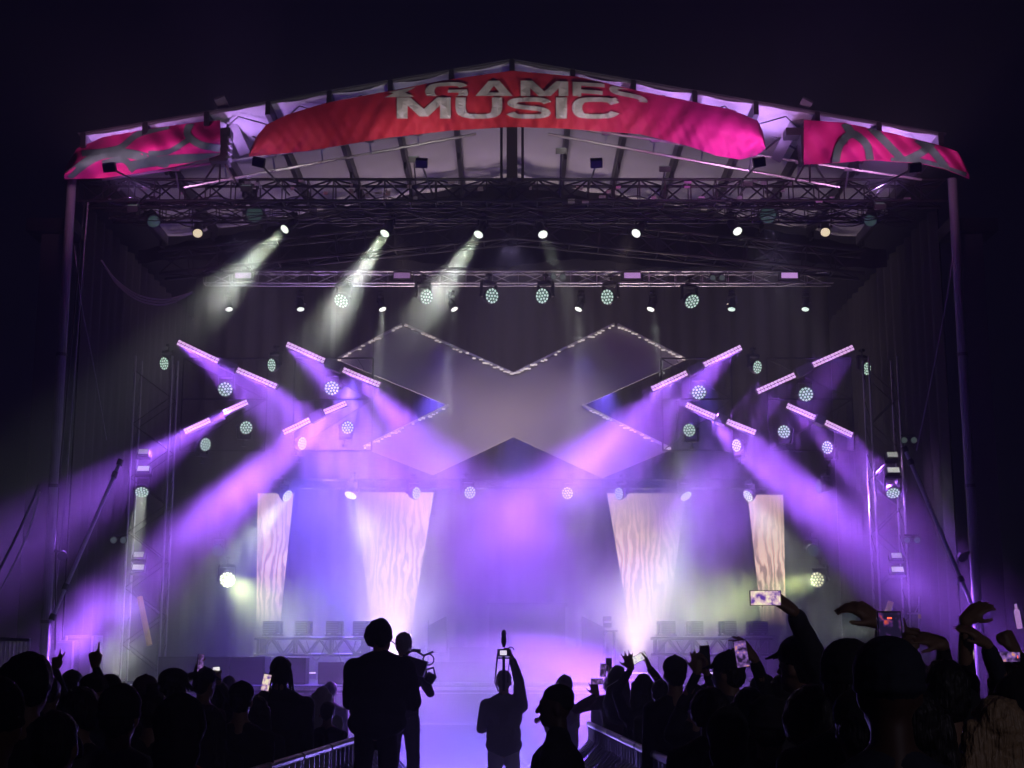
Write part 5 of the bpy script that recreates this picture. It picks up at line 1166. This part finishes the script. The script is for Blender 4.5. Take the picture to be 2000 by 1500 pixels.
person(1966, 1300, 7.0, 'person with an open pincer-shaped hand at the right', hair='short', top='navy', arms=((1928, 1258, 6.9, 'relaxed', (-.75, 0, .6), (-.4, .4, -.7), (1, 0, 0)), None), hs=.95)
person(2012, 1296, 8.0, 'person at the right edge with a raised fist', hair='short', top='black', arms=((1984, 1272, 7.9, 'fist', (-.4, 0, .9), (-.6, .5, 0), (1, 0, -.2)), None), fr=1.1, hs=1.05)
phone(1893, 1289, 8.6, 'small bright upright phone low at the right', style='bright', s=.8)
phone(1972, 1283, 7.6, 'small phone with a red dot at the far right', style='dim', roll=90, rec=True, s=.7)
person(1946, 1368, 5.0, 'person with long loose blond hair at the lower right corner', hair='verylong', hairc='blond', top='tan', skin='pale')
for x, y, Y, hr, ht, tp, lab in ((1385, 1352, 8.6, 'big', None, 'black', 'bushy-haired person in front of the bulky jacket'),
                             (1462, 1346, 8.0, 'long', None, 'char', 'long-haired person under the diagonal raised arm'), (1585, 1352, 5.8, 'big', None, 'navy', 'bushy-haired person in front of the large man'),
                             (1500, 1370, 6.6, 'short', 'beanie', 'black', 'person in a beanie at the lower right centre'), (1680, 1356, 5.0, 'short', 'cap', 'navy', 'person in a cap near the bottom under the rounded cap'),
                             (1780, 1345, 4.9, 'shoulder', None, 'navy', 'person with shoulder-length hair under the biggest arm'), (1870, 1352, 5.9, 'short', 'beanie', 'olive', 'person in a beanie left of the blond hair'),
                             (1420, 1390, 7.0, 'short', 'hood', 'black', 'hooded person near the nearest right barrier'), (1985, 1330, 6.0, 'short', 'beanie', 'navy', 'person in a beanie behind the blond hair at the right edge'),
                             (1625, 1300, 8.6, 'short', None, 'char', 'short-haired person between the large man and the rounded cap'), (1490, 1322, 10.5, 'short', 'cap', 'black', 'person in a cap just below the hanging dark phone'),
                             (1290, 1330, 13.5, 'short', None, 'char', 'distant short-haired person left of the backwards cap'), (1395, 1320, 12.5, 'shoulder', None, 'black', 'distant person between the dark phone and the bulky jacket'),
                             (1262, 1340, 15.6, 'shoulder', None, 'black', 'person with shoulder-length hair beyond the shining phone')):
    person(x, y, Y, lab, hair=hr if ht != 'hood' else None, hat=ht, hatc='black', top=tp, bulk=.02)
# cameraman's rig overhead, rig of the slim man
t = thing('camera_rig', P(984, 1290, 16.85), 'camera with a furry microphone on a pole lifted overhead by the grey-haired cameraman', 'camera'); c = P(984, 1275, 16.85)
MB().box(c, (.15, .09, .085)).build('camera_body', HEADM, t, bevel=.008); MB().box(c + Vector((-.005, -.048, 0)), (.075, .006, .05)).build('screen', mat('cam_screen', (.5, .5, .5), emit=(.9, .8, 1), es=1), t)
m = MB(); m.lathe(c + Vector((0, 0, .06)), (0, 0, 1), [(0, .012), (.03, .02), (.06, .03), (.12, .028), (.125, .022), (.15, .03), (.185, .024), (.2, .008)], 14); m.build('microphone', CL['black'], t)
m = MB(); m.tube(c - Vector((0, 0, .04)), c + Vector((0, .06, -.42)), .016, 8); m.box(c - Vector((0, 0, .06)), (.13, .07, .02)); m.build('pole', HEADM, t)
m = MB(); m.path([c + Vector((-.07, 0, 0)), c + Vector((-.085, -.01, -.15)), c + Vector((-.1, -.02, -.33)), c + Vector((-.06, 0, -.43))], .009, 5); m.path([c + Vector((.07, 0, -.05)), c + Vector((.05, .02, -.2)), c + Vector((.045, .04, -.33))], .006, 5); m.build('strap', CL['black'], t)
m = MB(); m.path([c + Vector((.08 + .035 * math.cos(a), .0, .03 + .035 * math.sin(a))) for a in [i * .6 for i in range(9)]], .007, 5); m.build('handle', HEADM, t)
t = thing('camera_rig', P(812, 1310, 15.2), 'cluttered camera rig with arms and rings carried at the chest of the slim man', 'camera'); c = P(808, 1300, 15.15)
MB().box(c, (.26, .2, .16), Euler((0, .3, 0)).to_matrix()).build('camera_body', HEADM, t, bevel=.01)
m = MB(); m.path([c + Vector((.15 + .055 * math.cos(a), 0, .06 + .055 * math.sin(a))) for a in [i * .5 for i in range(14)]], .008, 5); m.path([c + Vector((-.1, 0, .1)), c + Vector((0, 0, .16)), c + Vector((.1, 0, .1)), c + Vector((.2, 0, .14))], .012, 5)
m.path([c + Vector((.1, 0, -.05)), c + Vector((.2, 0, -.02)), c + Vector((.22, 0, -.1)), c + Vector((.15, 0, -.16))], .012, 5); m.build('handle', HEADM, t)
m = MB(); m.lathe(c + Vector((.13, -.02, -.1)), (.8, 0, -.5), [(0, .05), (.06, .055), (.1, .045)], 12); m.build('lens', HEADM, t)
MB().box(c + Vector((.02, 0, .15)), (.1, .05, .03)).build('monitor', HEADM, t)
t = thing('backpack', P(1200, 1370, 16.75), 'black rucksack on the back of the person with a bent arm', 'bag'); c = P(1208, 1372, 16.75)
fuse('main_pocket', [ellipsoid(c, (.17, .11, .25)), ellipsoid(c + Vector((0, -.08, -.1)), (.13, .07, .12))], .014, CL['black'], t, smooth=2, noise=.015)
MB().path([c + Vector((-.165, -.03, -.16)), c + Vector((-.175, -.04, 0)), c + Vector((-.13, -.04, .17)), c + Vector((0, -.05, .25))], .006, 5).build('piping', CL['white'], t)
